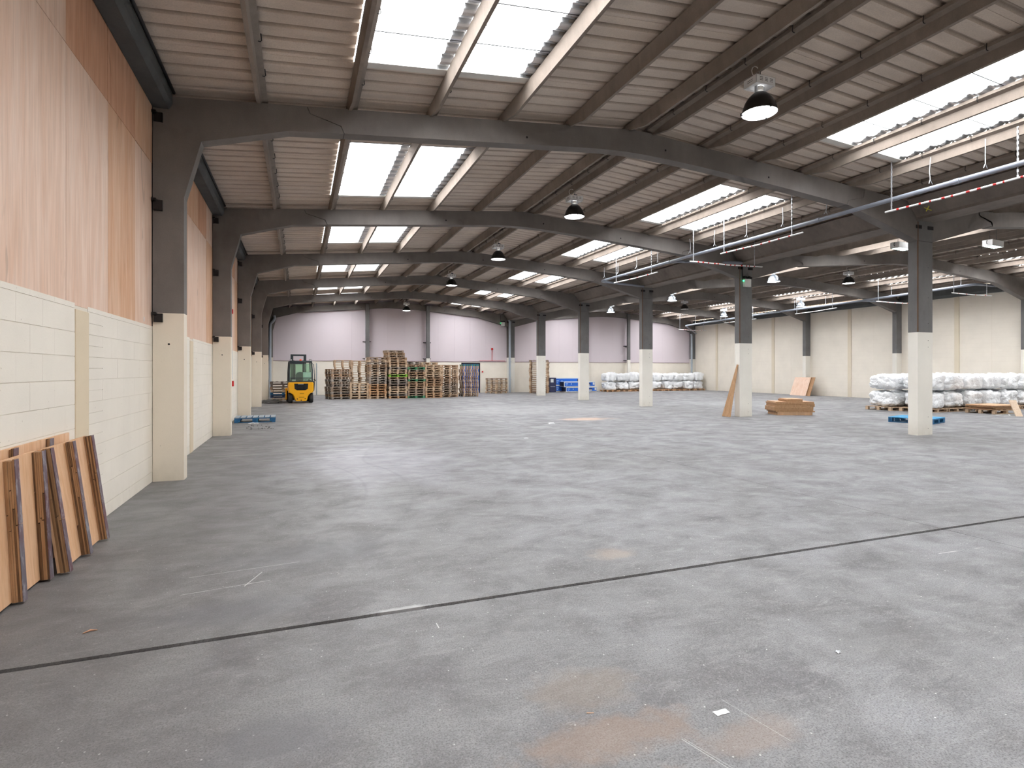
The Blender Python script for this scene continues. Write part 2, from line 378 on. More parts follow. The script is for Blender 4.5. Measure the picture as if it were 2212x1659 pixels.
def link(name, me, parent=None, loc=None, rz=0, scale=None):
    o = bpy.data.objects.new(name, me); C.objects.link(o)
    if parent: o.parent = parent
    if loc: o.location = loc
    if rz: o.rotation_euler = (0, 0, rz)
    if scale: o.scale = scale
    return o
def thing(name, label, cat, loc=(0, 0, 0), rz=0, group=None):
    o = link(name, None, None, loc, rz); o.empty_display_size = .1; return tag(o, label, cat, group)
def tag(o, label, cat, group=None):
    o['label'] = label; o['category'] = cat
    if group: o['group'] = group
    if not 4 <= len(label.split()) <= 16: print('LABEL', len(label.split()), label)
    return o
def struct(o, label=None):
    o['kind'] = 'structure'
    if label: o['label'] = label
    return o
def sempty(name, label=None, loc=(0, 0, 0)):
    o = link(name, None, None, loc); return struct(o, label)
ORD = ['', 'first', 'second', 'third', 'fourth', 'fifth', 'sixth', 'seventh', 'eighth', 'ninth', 'tenth', 'eleventh', 'twelfth', 'thirteenth', 'fourteenth', 'fifteenth', 'sixteenth', 'seventeenth', 'eighteenth', 'nineteenth', 'twentieth', 'twenty-first', 'twenty-second', 'twenty-third', 'twenty-fourth']

# ================================================================ FLOOR
floor = sempty('floor', 'worn grey concrete floor cast in large slabs with dark joints')
MB().box(XL-.6, XR+.6, -2.9, YB+.5, -.30, -.02, M['tar']).build('joint_filler', None, floor)
XS = [XL-.3, 5.70, 13.60, 21.3, XR+.3]; YSJ = [-2.6, 3.51, 8.95, 14.42, 19.95, 25.45, 30.9, YB+.2]
for i in range(4):
    for j in range(7):
        g0 = .020 if j == 1 else .005; g1 = .020 if j == 0 else .005
        a, b_, c_, d_ = XS[i]+.004, XS[i+1]-.004, YSJ[j]+g0, YSJ[j+1]-g1
        # slightly ragged edges along the wide joint
        n = 90 if j in (0, 1) else 2
        vs = []
        for k in range(n+1):
            x = a+(b_-a)*k/n
            rg = lambda s_: (noise.noise(Vector((x*6, s_, 0)))*.006+noise.noise(Vector((x*25, s_, 3)))*.004) if n > 2 else 0
            vs.append((x, c_+(abs(rg(1)) if j == 1 else 0), 0)); vs.append((x, d_-(abs(rg(2)) if j == 0 else 0), 0))
        fs = [(2*k, 2*k+2, 2*k+3, 2*k+1) for k in range(n)]
        nv = len(vs); vs += [(x, y, -.05) for x, y, z in vs]
        fs += [(2*k, nv+2*k, nv+2*k+2, 2*k+2) for k in range(n)]+[(2*k+1, 2*k+3, nv+2*k+3, nv+2*k+1) for k in range(n)]
        fs += [(0, 1, nv+1, nv), (2*n, nv+2*n, nv+2*n+1, 2*n+1)]
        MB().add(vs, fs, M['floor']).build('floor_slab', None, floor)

# ================================================================ WALLS
CR = .2125; Z0 = .14                                            # block course height, first joint
def courses(zmax):
    z = [0, Z0-.0]; 
    while z[-1]+CR < zmax-.02: z.append(z[-1]+CR)
    z.append(zmax); return z
def block_mesh(L, Hh, name):
    return MB().box(0, .05, 0, L, 0, Hh, M['cream'], b=.0008).mesh(name)
# left wall, -------------------------------------------------------------
wl = sempty('wall_left', 'left wall of cream painted blockwork below plywood sheets')
MB().box(XL-.3, XL-.0095, -2.6, YB+.3, 0, 2.10, M['mortar']).box(XL-.3, XL-.03, -2.6, YB+.3, 2.10, 5.4, M['black']).build('wall_core', None, wl)
zs = courses(2.10)
near, far = [], MB()
me_cache = {}
for b in range(0, 7):
    y0, y1 = FY[b]+TH+.0, FY[b+1]
    piers = (5.99+(FY[b]-3.24), 6.32+(FY[b]-3.24), 6.74+(FY[b]-3.24))
    segs = [(y0, piers[0]), (piers[1], piers[2]), (piers[2], y1)]
    for si, (sa, sb) in enumerate(segs):
        rows = list(zip(zs, zs[1:]))
        if si == 1: rows = [(r0+(r1-r0)*h/2, r0+(r1-r0)*(h+1)/2) for r0, r1 in rows[1:-1] for h in (0, 1)]+[rows[0], rows[-1]]
        for ri, (r0, r1) in enumerate(rows):
            if si == 1: cuts = [sa, sb]
            else:
                L = .44; st = sb-(L/2 if ri % 2 else 0); cuts = [sb]; st = sb-(L/2 if ri % 2 else L)
                while st > sa+.08: cuts.append(st); st -= L
                cuts.append(sa); cuts = cuts[::-1]
            for c0, c1 in zip(cuts, cuts[1:]):
                g = .0003
                if b in (1, 2) and c1 > 3.95:
                    key = (round(c1-c0, 2), round(r1-r0, 3))
                    if key not in me_cache: me_cache[key] = block_mesh(c1-c0-2*g, r1-r0-.004, 'block')
                    dx = -.004+random.uniform(-.0006, .0006)
                    link('block', me_cache[key], wl, (XL-.05+dx, c0+g, r0+.002))
                elif b >= 1:
                    far.box(XL-.05, XL-.003, c0+g, c1-g, r0+.002, r1-.002)
    # rough beige pier
    pm = MB()
    pm.box(XL-.1, XL+.004, piers[0], piers[1], 0, 2.045, M['beige'], b=.004)
    if b >= 1: pm.build('pier_strip', None, wl)
fo = far.build('block_courses', M['cream'], wl); fo['kind'] = 'stuff'
# plywood sheets
PX = XL-.028
def ply_row(ys, z0, z1, mats, th=.018):
    for k, (a, b_) in enumerate(zip(ys, ys[1:])):
        j = random.uniform(0, .004)
        o = MB().box(PX, PX+th+j, a+.003, b_-.003, z0+.003, z1-.003, M[mats[k % len(mats)]], b=.0015).build('plywood_sheet', None, wl)
for b in range(0, 6):
    e = FY[b]-3.24
    lo = [3.24+TH, 4.64, 5.80, 6.915, 7.94, 8.77]; lo = [v+e for v in lo]; lo[0] = FY[b]+TH; lo[-1] = FY[b+1]
    if b == 1: m1, m2 = ['ply_a', 'ply_a', 'ply_a', 'ply_b', 'ply_a'], ['ply_b', 'ply_a', 'ply_c', 'ply_c', 'ply_b']
    else: m1, m2 = ['ply_a', 'ply_b', 'ply_a', 'ply_a', 'ply_b'], ['ply_b', 'ply_a', 'ply_b', 'ply_c', 'ply_a']
    ply_row(lo, 2.075, 4.29, m1); ply_row(lo, 4.29, 5.07, m2)
MB().box(PX-.01, PX+.012, -2.2, 31, 2.052, 2.073, M['board_dark']).build('packing_batten', None, wl)
MB().box(PX+.018, PX+.022, 8.35, 8.375, 2.13, 2.19, M['white_paint']).build('white_tag', None, wl)
# right wall ---------------------------------------------------------------
wr = sempty('wall_right', 'right wall of cream painted blockwork up to the dark eaves beam')
MB().box(XR+.008, XR+.35, -2.6, YB+.3, 0, 5.4, M['mortar']).build('wall_core', None, wr)
rb = MB(); z = 0; ri = 0
while z < 5.2:
    y = 2.0-(.22 if ri % 2 else 0)
    while y < YB: rb.box(XR, XR+.04, y+.0003, y+.4397, z+.003, z+.2095); y += .44
    z += .2125; ri += 1
fo = rb.build('block_courses', M['cream'], wr); fo['kind'] = 'stuff'
for b in range(1, 7):
    ym = (FY[b]+FY[b+1])/2+.15
    MB().box(XR-.05, XR+.02, ym-.10, ym+.10, 0, 5.0, M['beige2'], b=.006).build('pier', None, wr)
    MB().box(XR-.004, XR+.02, ym-1.42, ym-1.412, 0, 5.0, M['mortar']).build('movement_joint', None, wr)
# back wall -----------------------------------------------------------------
wb = sempty('wall_back', 'far end wall, cream blockwork below pale pink insulated panels')
MB().box(XL-.3, XR+.3, YB+.005, YB+.4, 0, 6.3, M['mortar']).build('wall_core', None, wb)
bb = MB(); z = 0; ri = 0
while z < 2.05:
    x = XL-.2-(.22 if ri % 2 else 0); zt = min(z+.2125, 2.09)
    while x < XR: bb.box(x+.0006, x+.4394, YB, YB+.08, z+.0015, zt-.0015); x += .44
    z += .2125; ri += 1
fo = bb.build('block_courses', M['cream'], wb); fo['kind'] = 'stuff'
x = -2.45
pink_me = MB().box(.001, 1.099, 0, .05, 0, 3.9, M['pink'], b=.0015).mesh('wall_panel')
while x < XR: link('wall_panel', pink_me, wb, (x, YB-.02, 2.13)); x += 1.1
MB().box(XL, XR, YB-.035, YB+.02, 2.09, 2.128, M['pinkjoint']).build('drip_flashing', None, wb)
# front wall behind the camera
wf = sempty('wall_front')
MB().box(XL-.3, XR+.3, -2.9, -2.45, 0, 6.3, M['cream']).build('wall_core', None, wf)
# blue door in the back wall
d = sempty('door_1', 'blue door in the far wall behind the tallest narrow pallet stack')
MB().box(10.2, 11.38, YB-.03, YB-.002, 0, 1.95, M['door_blue'], b=.004).build('door_leaf', None, d)
f = MB(); f.box(10.14, 10.2, YB-.05, YB-.001, 0, 2.0, M['dark_metal']).box(11.38, 11.44, YB-.05, YB-.001, 0, 2.0, M['dark_metal']).box(10.14, 11.44, YB-.05, YB-.001, 1.95, 2.02, M['dark_metal']); f.build('door_frame', None, d)
MB().tube([(11.10, YB-.03, 1.02), (11.10, YB-.08, 1.02), (11.27, YB-.08, 1.02), (11.27, YB-.08, 1.2)], .018, M['white_paint'], 6).build('door_handle', None, d)

# ================================================================ PORTAL FRAMES
def lower(x):                                                  # soffit line of the middle piece, aisle 1
    P = [(.55, 5.055), (2.48, 5.23), (4.6, 5.42), (5.5, 5.475), (6.5, 5.455), (8.2, 5.345), (9.4, 5.25), (11.2, 5.09)]
    for (a, za), (b, zb) in zip(P, P[1:]):
        if x <= b: return za+(zb-za)*(x-a)/(b-a)
    return P[-1][1]
SPL = [(.10, None), (.15, 5.29), (.585, 5.17), (.63, None)]      # scarf joint, left
def leftarm():                                                  # column head and arm of the left wall, polygon in XZ
    return [(-1.85, 2.28), (-1.48, 2.28), (-1.48, 3.87), (-1.27, 4.67), (-.14, 4.99), (.625, 5.062), (.58, 5.165), (.145, 5.285), (.10, top(.10)), (-1.70, top(-1.7)), (-1.85, 5.05)]
def rafter():
    pts = [(.632, 5.066), (1.5, lower(1.5)), (2.48, lower(2.48)), (4.6, 5.42), (5.1, 5.458), (5.5, 5.475), (5.9, 5.475), (6.5, 5.455), (7.3, 5.41), (8.2, 5.345), (9.4, 5.25), (11.09, 5.10)]
    m = [(11.14, 5.20), (11.60, 5.31), (11.64, top(11.64))]
    return pts+m+[(6.02, 5.89), (5.72, 5.90), (.107, top(.107)), (.152, 5.29), (.588, 5.172)]
def mirror(poly, cx): return [(2*cx-u, v) for u, v in poly][::-1]
RA = [(11.10, 5.098), (11.2, 5.085), (13.36, 4.505), (13.36, 5.33), (13.3, 5.37), (11.647, top(11.647)), (11.607, 5.308), (11.147, 5.195)]  # right haunch of aisle 1
COLN = ['', '', 'nearest', 'second', 'third', 'fourth', 'fifth', 'sixth']
def frame_set(i):
    y = FY[i]; hid = i < 2
    def mk(kind, label, cat, group):
        if hid: o = sempty('trim_1'); return o
        return thing(kind, label, cat, (0, 0, 0), 0, group)
    tq = ['', '', 'nearest the camera', 'second from the camera', 'third from the camera', 'fourth from the camera', 'fifth from the camera', 'at the far wall'][i]
    # left column
    o = mk('portal_column', f'grey and cream concrete column on the left wall, {tq}', 'column', 'columns along the left wall')
    MB().prism(leftarm(), 'y', y, y+TH, M['frame']).build('column_head', None, o)
    MB().prism([(-1.85, 0), (-1.48, 0), (-1.48, 2.28), (-1.85, 2.28)], 'y', y, y+TH, M['cream_col']).build('painted_base', None, o)
    for zc in ((4.98, 4.86), (3.80, 3.66), (2.27, 2.155)):
        MB().box(-1.835, -1.73, y-.035, y+.01, zc[1], zc[0], M['dark_metal']).box(-1.85, -1.80, y-.07, y, zc[0]-.02, zc[0]+.015, M['dark_metal']).build('steel_cleat', None, o)
    MB().tube([(-1.66, y-.002, 1.86), (-1.66, y+.02, 1.86)], .014, M['black'], 8).build('bolt_hole', None, o)
    # rafter of the left aisle and of the right aisle
    for a in (0, 1):
        side = 'left' if a == 0 else 'right'
        o = mk('portal_rafter', f'dark grey arched concrete roof beam over the {side} aisle, {tq if i < 7 else "against the far wall"}', 'beam', f'arched roof beams of the {side} aisle'); o['kind'] = 'structure'
        MB().prism([(u+a*DX, v) for u, v in rafter()], 'y', y, y+TH, M['frame']).build('beam', None, o)

        for hx, hz in ((3.6, 5.45), (8.9, 5.42), (6.4, 5.62)): MB().tube([(hx+a*DX, y-.002, hz), (hx+a*DX, y+.02, hz)], .02, M['black'], 8).build('bolt_hole', None, o)

    # middle column with both haunches
    o = mk('middle_column', f'grey and cream concrete column in the middle row, {tq if i < 7 else "at the far wall"}', 'column', 'row of columns down the middle')
    mb = MB(); mb.prism([(XM0, 2.39), (XM1, 2.39), (XM1, 5.02), (XM0, 5.02)], 'y', y, y+TH, M['column']); mb.build('column_shaft', None, o)
    MB().prism([(XM0, 0), (XM0+.01, 0), (XM1, 0), (XM1, 2.39), (XM0, 2.39)], 'y', y, y+TH, M['cream_pale']).build('painted_base', None, o)
    MB().prism(RA, 'y', y, y+TH, M['frame']).build('left_haunch', None, o)
    MB().prism(mirror(RA, 13.615), 'y', y, y+TH, M['frame']).build('right_haunch', None, o)
    MB().box(XM0-.004, XM0+.02, y-.006, y+.012, 2.40, 4.95, M['rust']).build('rusty_corner_strip', None, o)
    pk = MB()
    for u in (13.30, 13.70): pk.box(u, u+.2, y-.004, y+.02, 4.79, 4.87, M['black'])
    pk.build('fixing_pocket', None, o)
    MB().box(XM0, XM1, y-.003, y+.01, 4.50, 4.506, M['black']).build('cast_joint', None, o)
    bh = MB()
    for zc in (.15, .42, 2.05, 2.2, 2.6, 3.2, 3.9): bh.tube([(13.72, y-.002, zc), (13.72, y+.01, zc)], .009, M['black'], 6)
    bh.build('bolt_hole', None, o)
    # right wall column
    o = mk('wall_column', f'grey and cream concrete column on the right wall, {tq if i < 7 else "in the far corner"}', 'column', 'columns along the right wall')
    MB().prism([(28.70, 2.39), (29.08, 2.39), (29.08, 5.2), (28.70, 5.2)], 'y', y, y+TH, M['column']).build('column_shaft', None, o)
    MB().prism([(28.70, 0), (29.08, 0), (29.08, 2.39), (28.70, 2.39)], 'y', y, y+TH, M['cream_pale']).build('painted_base', None, o)
    MB().prism([(u+DX-.11*(u > 13), v) for u, v in RA], 'y', y, y+TH, M['frame']).build('haunch', None, o)
for i in range(8): frame_set(i)
# scarf joint shadows are real: pieces stop 5 mm short of one another

# ================================================================ GUTTERS AND EAVES BEAMS
g = MB(); g.prism([(13.375, 5.05), (13.855, 5.05), (13.855, 5.44), (13.80, 5.44), (13.80, 5.12), (13.43, 5.12), (13.43, 5.44), (13.375, 5.44)], 'y', -2.4, YB, M['gutter'])
gu = g.build('trim_2'); struct(gu, 'dark concrete valley gutter running over the middle row of columns')
k = MB().prism([(13.30, 4.97), (13.93, 4.97), (13.93, 5.05), (13.30, 5.05)], 'y', -2.4, YB, M['gutter']).build('gutter_sole', None, gu)
for i in range(1, 7):                                           # broad side cheeks between frames
    MB().prism([(13.375, 5.06), (13.375, 5.38), (13.02, 5.44), (12.98, 5.40), (13.30, 5.03)], 'y', FY[i]+TH+.01, FY[i+1]-.01, M['gutter']).build('gutter_cheek', None, gu)
    MB().prism(mirror([(13.375, 5.06), (13.375, 5.38), (13.02, 5.44), (12.98, 5.40), (13.30, 5.03)], 13.615), 'y', FY[i]+TH+.01, FY[i+1]-.01, M['gutter']).build('gutter_cheek', None, gu)
el = MB(); 
ob = sempty('trim_3', 'dark grey eaves beam between the left columns under the roof edge')
for i in range(0, 7):
    MB().prism([(-1.85, 5.05), (-1.66, 5.05), (-1.62, 5.12), (-1.62, 5.27), (-1.85, 5.27)], 'y', FY[i]+TH+.003, FY[i+1]-.003, M['eaves']).build('eaves_beam', None, ob)
    MB().tube([(-1.60, FY[i]+TH, 5.285), (-1.60, FY[i+1], 5.285)], .022, M['dark_metal'], 8).build('gutter_edge', None, ob)
ob = sempty('trim_4', 'dark grey eaves beam along the top of the right wall')
for i in range(0, 7):
    MB().prism([(29.05, 4.98), (28.90, 4.98), (28.84, 5.1), (28.84, 5.38), (29.05, 5.38)], 'y', FY[i]+TH+.003, FY[i+1]-.003, M['eaves']).build('eaves_beam', None, ob)

# ================================================================ ROOF
PITCH = .83/3
M['lap'] = plain('grey_lap_of_rooflight', (.46, .455, .46), .6)
M['flash'] = plain('pale_flashing', (.62, .60, .56), .6)
def sheet_mesh(L, mat, name, zig=False):
    prof = []
    for k in range(3):
        x = k*PITCH
        prof += [(x+.03, 0), (x+.115, .05), (x+PITCH-.115, .05), (x+PITCH-.03, 0)] if zig else [(x+.098, 0), (x+.122, .036), (x+PITCH-.122, .036), (x+PITCH-.098, 0)]
    prof = [(-.035, 0)]+prof+[(.83+.035, 0)]
    n = len(prof); vs = []
    for u in (0, L):
        vs += [(u, y, z) for y, z in prof]; vs += [(u, y, z+.008) for y, z in prof]
    fs = []
    for i in range(n-1):
        fs += [(i, i+1, 2*n+i+1, 2*n+i)[::-1], (n+i, 2*n+n+i, 2*n+n+i+1, n+i+1)[::-1], (i, n+i, n+i+1, i+1)[::-1], (2*n+i, 2*n+i+1, 3*n+i+1, 3*n+i)[::-1]]
    fs += [(0, 2*n, 3*n, n)[::-1], (n-1, 2*n-1, 4*n-1, 3*n-1)[::-1]]
    return MB().add(vs, fs, mat).mesh(name)
# intervals along Y shared by all slopes
iv = []                                                          # (y, width, is_rooflight_zone)
ends = [(-2.6, None)]
cur = -2.7
for e in SKY_END:
    s0 = e-SKY_LEN
    G = s0-cur; n = max(1, round(G/.83))
    for k in range(n): iv.append((cur+G*k/n, G/n, False))
    for k in range(4): iv.append((s0+.83*k, .83, True))
    cur = e
G = YB+.25-cur; n = max(1, round(G/.83))
for k in range(n): iv.append((cur+G*k/n, G/n, False))
def slope_rows(a):
    L = [(-2.05, .66, False), (.66, 3.20, True), (3.20, 5.99, False)]
    Rr = [(5.86, 8.60, False), (8.60, 11.16, True), (11.16, 13.50, False)]
    if a == 1: L[0] = (13.72-DX, .66, False); Rr[2] = (11.16, 13.80, False)
    return [[(x0+a*DX, x1+a*DX, s_) for x0, x1, s_ in S] for S in (L, Rr)]
PUR = [(-.56, -1), (.70, -1), (1.94, -1), (3.17, -1), (4.41, -1), (5.62, -1), (6.14, 1), (7.38, 1), (8.62, 1), (9.89, 1), (11.19, 1), (12.46, 1)]
def purlin_mesh(L, name):
    st = [(0, .095), (.6, .225), (L-.6, .225), (L, .095)]
    vs = []; 
    for y, D in st: vs += [(-.03, y, 0), (.13, y, 0), (.13, y, -.05), (.055, y, -.075), (.03, y, -D), (-.02, y, -D)]
    fs = []
    for i in range(3):
        for k in range(6): a = i*6+k; b_ = i*6+(k+1) % 6; fs.append((a, b_, b_+6, a+6))
    fs += [list(range(6))[::-1], [18+k for k in range(6)]]
    return MB().add(vs, fs, M['purlin']).mesh(name)
def hooks_mesh(L):
    m = MB(); y = .5
    while y < L-.2:
        m.tube([(.138, y, .01), (.14, y, -.07), (.125, y, -.085), (.10, y, -.08)], .006, None, 4); y += .83
    return m.mesh('hook_bolts', M['dark_metal'])
PM = {}
names = [('ceiling', 'underside of the left slope of the left aisle roof, grey brown corrugated sheets'), ('ceiling', 'underside of the right slope of the left aisle roof, grey brown corrugated sheets'),
         ('ceiling', 'underside of the left slope of the right aisle roof, grey brown corrugated sheets'), ('ceiling', 'underside of the right slope of the right aisle roof, grey brown corrugated sheets')]
SM = {}
for a in (0, 1):
    for si, rows in enumerate(slope_rows(a)):
        root = sempty(*names[a*2+si])
        for r_i, (x0, x1, sk) in enumerate(rows):
            xa, xb = x0-a*DX, x1-a*DX
            za, zb = (top(xa)+.115, top(xb)+.115)
            if si == 0: za = 5.21+(5.9-5.21)/7.57*(xa+1.85)+.115; zb = 5.21+(5.9-5.21)/7.57*(xb+1.85)+.115
            else: za = 5.89-(5.89-5.35)/7.58*(xa-6.02)+.115; zb = 5.89-(5.89-5.35)/7.58*(xb-6.02)+.115
            ext = .10
            ang = math.atan2(zb-za, xb-xa); Ls = math.hypot(xb-xa, zb-za)
            # upper sheet laps over the lower one
            lift = (r_i if si == 0 else 2-r_i)*.010
            for k, (y, wd, sz) in enumerate(iv):
                glass_ = sk and sz
                key = (round(Ls, 2), glass_)
                if key not in SM: SM[key] = sheet_mesh(Ls+ext, M['rooflight'] if glass_ else M['roof'], 'skylight_pane' if glass_ else 'roof_sheet')
                if y < 2.9 and not glass_ and 0: continue
                o = link('skylight_pane' if glass_ else 'roof_sheet', SM[key], root)
                xs = x0-(ext if si == 0 else 0)
                dz = (-ext*math.tan(ang) if si == 0 else 0)
                o.location = (xs, y, za+dz+lift+(.005 if k % 2 else 0)); o.rotation_euler = (0, -ang, 0); o.scale = (1, wd/.83, 1)
        if 1:
            ang = math.atan((5.9-5.21)/7.57) if si == 0 else -math.atan(.0712)
            zf = (lambda x: 5.21+(5.9-5.21)/7.57*(x+1.85)+.115) if si == 0 else (lambda x: 5.89-.07124*(x-6.02)+.115)
            xs_ = (1.94, 3.17) if si == 0 else (9.86, 11.16)
            xa0, xa1 = (.68, 3.2) if si == 0 else (8.62, 11.18)
            if 'lap' not in SM: SM['lap'] = sheet_mesh(.17, M['lap'], 'lap_strip', True)
            for e in SKY_END[1:]:
                s0 = e-SKY_LEN
                for xl in xs_:
                    for k in range(4):
                        o = link('lap_strip', SM['lap'], root, (xl-.17+a*DX, s0+.83*k, zf(xl-.17)-.006)); o.rotation_euler = (0, -ang, 0)
                for k in range(0, 5):
                    y = s0+.83*k-(.035 if k == 4 else 0)
                    m = MB(); w_ = .006 if k < 4 else .07
                    vs = [(xa0, y-w_, zf(xa0)-.004), (xa1, y-w_, zf(xa1)-.004), (xa1, y+w_, zf(xa1)-.004), (xa0, y+w_, zf(xa0)-.004)]; vs += [(p, q_, z_-.006) for p, q_, z_ in vs]
                    m.add([(p+a*DX, q_, z_) for p, q_, z_ in vs], [(0, 1, 2, 3), (7, 6, 5, 4), (0, 4, 5, 1), (1, 5, 6, 2), (2, 6, 7, 3), (3, 7, 4, 0)], M['dark_metal'] if k < 4 else M['flash'])
                    m.build('joint_bead' if k < 4 else 'end_flashing', None, root)
        for px, sgn in PUR:
            if (sgn < 0) != (si == 0): continue
            for i in range(7):
                L = FY[i+1]-FY[i]-.012; kk = round(L, 2)
                if kk not in PM: PM[kk] = (purlin_mesh(L, 'purlin'), hooks_mesh(L))
                ft = (5.21+(5.9-5.21)/7.57*(px+1.85)) if si == 0 else (5.89-(5.89-5.35)/7.58*(px-6.02))
                p_ = link('purlin', PM[kk][0], root, (px+a*DX, FY[i]+TH/2+.006, ft+.098))
                if sgn > 0: p_.scale = (-1, 1, 1)
                p_.rotation_euler = (0, -math.atan((5.9-5.21)/7.57) if si == 0 else math.atan(.0712), 0)
                h_ = link('hook_bolts', PM[kk][1], p_); h_['kind'] = 'stuff'
        # portals: sampling aids for the sky seen through each rooflight
        for e in SKY_END:
            xm = (1.93 if si == 0 else 9.88)+a*DX
            zz = top(xm if a == 0 else xm)+.26
            ld = bpy.data.lights.new('sky_portal', 'AREA'); ld.shape = 'RECTANGLE'; ld.size = 2.6; ld.size_y = SKY_LEN+.1
            ld.cycles.is_portal = True
            lo_ = bpy.data.objects.new('sky_portal', ld); C.objects.link(lo_); lo_.parent = root; lo_.location = (xm, e-SKY_LEN/2, zz)
            lo_.rotation_euler = (0, (-.09 if si == 0 else .071), 0)
# ridge capping
for a in (0, 1):
    struct(MB().prism([(5.55+a*DX, 6.055), (5.87+a*DX, 6.10), (6.2+a*DX, 6.055), (6.2+a*DX, 6.075), (5.87+a*DX, 6.125), (5.55+a*DX, 6.075)], 'y', -2.7, YB+.2, M['roof']).build('trim_5'))

# ================================================================ POSTS, PIPES, FITTINGS
for x, lb in ((3.97, 'left of the forklift side pallets'), (7.80, 'behind the middle of the pallet stacks'), (19.42, 'behind the blue cartons'), (22.93, 'behind the far white bales')):
    lbl = {3.97: 'slim grey wind post on the pink wall behind the left pallet stacks', 7.80: 'slim grey wind post on the pink wall behind the right pallet stacks',
           19.42: 'slim grey wind post on the far wall behind the blue cartons', 22.93: 'slim grey wind post on the pink wall above the far white bales'}[x]
    o = thing('wind_post', lbl, 'post', (x, 36.015, 0), 0, 'wind posts on the far wall')
    zt = top(x)-.06
    MB().box(-.115, .115, -.17, -.01, 2.30, zt, M['column'], b=.01).build('post_shaft', None, o)
    MB().box(-.115, .115, -.17, -.01, 0, 2.30, M['cream_pale'], b=.01).build('painted_base', None, o)
    for z in (2.24, 3.30):
        MB().box(-.26, .26, .19, .22, z, z+.045, M['dark_metal']).box(-.13, .13, -.01, .22, z, z+.04, M['dark_metal']).build('steel_cleat', None, o)

def hanger(parent, x, y, z0, z1, name='hanger', white=True):
    m = MB(); a = random.uniform(-.04, .04)
    m.tube([(x, y, z1), (x+a, y, (z0+z1)/2), (x+a*.4, y, z0+.10), (x-.05, y, z0+.02)], .008, M['galv'], 5)
    m.tube([(x+a*.4, y, z0+.10), (x+.05, y, z0+.02)], .006, M['galv'], 5)
    m.lathe([(.062, -.012), (.066, 0), (.062, .012)], (0, 0, 0), M['galv'], 10) if 0 else None
    m.build(name, None, parent)
# pipe of the left aisle
o = thing('drain_pipe', 'long grey plastic drain pipe hung along the left aisle beside the middle columns', 'pipe', (0, 0, 0), 0, 'hung drain pipes')
MB().tube([(11.1, 1.5, 4.89), (11.1, 8.0, 4.93), (11.1, 14.9, 4.99), (11.1, 19.25, 5.02), (11.16, 19.38, 5.02), (11.3, 19.44, 5.02), (13.30, 19.70, 4.98)], .045, M['pvc'], 12).build('pipe_run', None, o)
MB().tube([(11.13, 15.0, 4.99), (11.35, 14.85, 4.99), (13.30, 14.20, 4.97)], .045, M['pvc'], 10).build('pipe_branch', None, o)
for y, z in ((6.6, 4.92), (9.5, 4.945), (12.3, 4.97), (15.0, 4.99), (17.5, 5.0), (19.0, 5.02)):
    MB().tube([(11.1, y-.05, z), (11.1, y+.05, z)], .053, M['pvc'], 12).build('pipe_coupling', None, o)
for y in (5.25, 6.15, 7.05, 9.3, 10.5, 11.7, 12.9, 14.0, 15.6, 16.9, 18.1, 19.1): hanger(o, 11.1, y, 4.90+(y-1.5)*.0073+.05, top(11.1)-.02)
o = thing('drain_pipe', 'grey plastic drain pipe hung along the right aisle near the cream wall', 'pipe', (0, 0, 0), 0, 'hung drain pipes')
MB().tube([(28.6, 14.8, 5.06), (27.2, 15.0, 5.12), (26.6, 15.1, 5.13), (26.5, 15.4, 5.12), (26.5, 20, 5.03), (26.5, 27.3, 4.95), (26.5, 33.7, 4.80), (26.6, 34.0, 4.79), (28.55, 35.3, 4.35)], .055, M['pvc'], 12).build('pipe_run', None, o)
MB().tube([(26.55, 20.2, 5.03), (27.0, 19.9, 5.0), (28.7, 19.6, 4.97)], .045, M['pvc'], 10).build('pipe_branch', None, o)
for y in (15.6, 17.0, 18.6, 20.3, 22.2, 24.2, 26.3, 28.4, 30.2, 31.8, 32.8): hanger(o, 26.5, y, 5.11-(y-15)*.0165+.05, top(26.5)-.02)
# downpipes
for lbl, pts in (('grey downpipe with bent top in the left far corner', [(-1.40, 35.85, 4.75), (-1.36, 35.85, 4.60), (-1.42, 35.85, 4.45), (-1.60, 35.85, 4.25), (-1.62, 35.85, 4.0), (-1.62, 35.85, 0.0)]),
                 ('pale grey downpipe on the middle column at the far wall', [(13.38, 35.9, 4.95), (13.46, 35.9, 4.85), (13.46, 35.9, 0.0)]),
                 ('grey downpipe in the right far corner behind the white bales', [(28.55, 35.85, 4.35), (28.6, 35.85, 4.2), (28.6, 35.85, 0.0)])):
    o = thing('downpipe', lbl, 'pipe', (0, 0, 0), 0, 'downpipes on the far wall')
    MB().tube(pts, .075, M['pvc_pale'], 12).build('pipe_run', None, o)
    for z in (2.1, .9):
        if pts[-1][0] != 0: MB().tube([(pts[-1][0], 35.85, z-.05), (pts[-1][0], 35.85, z+.05)], .088, M['pvc_pale'], 12).build('pipe_coupling', None, o)

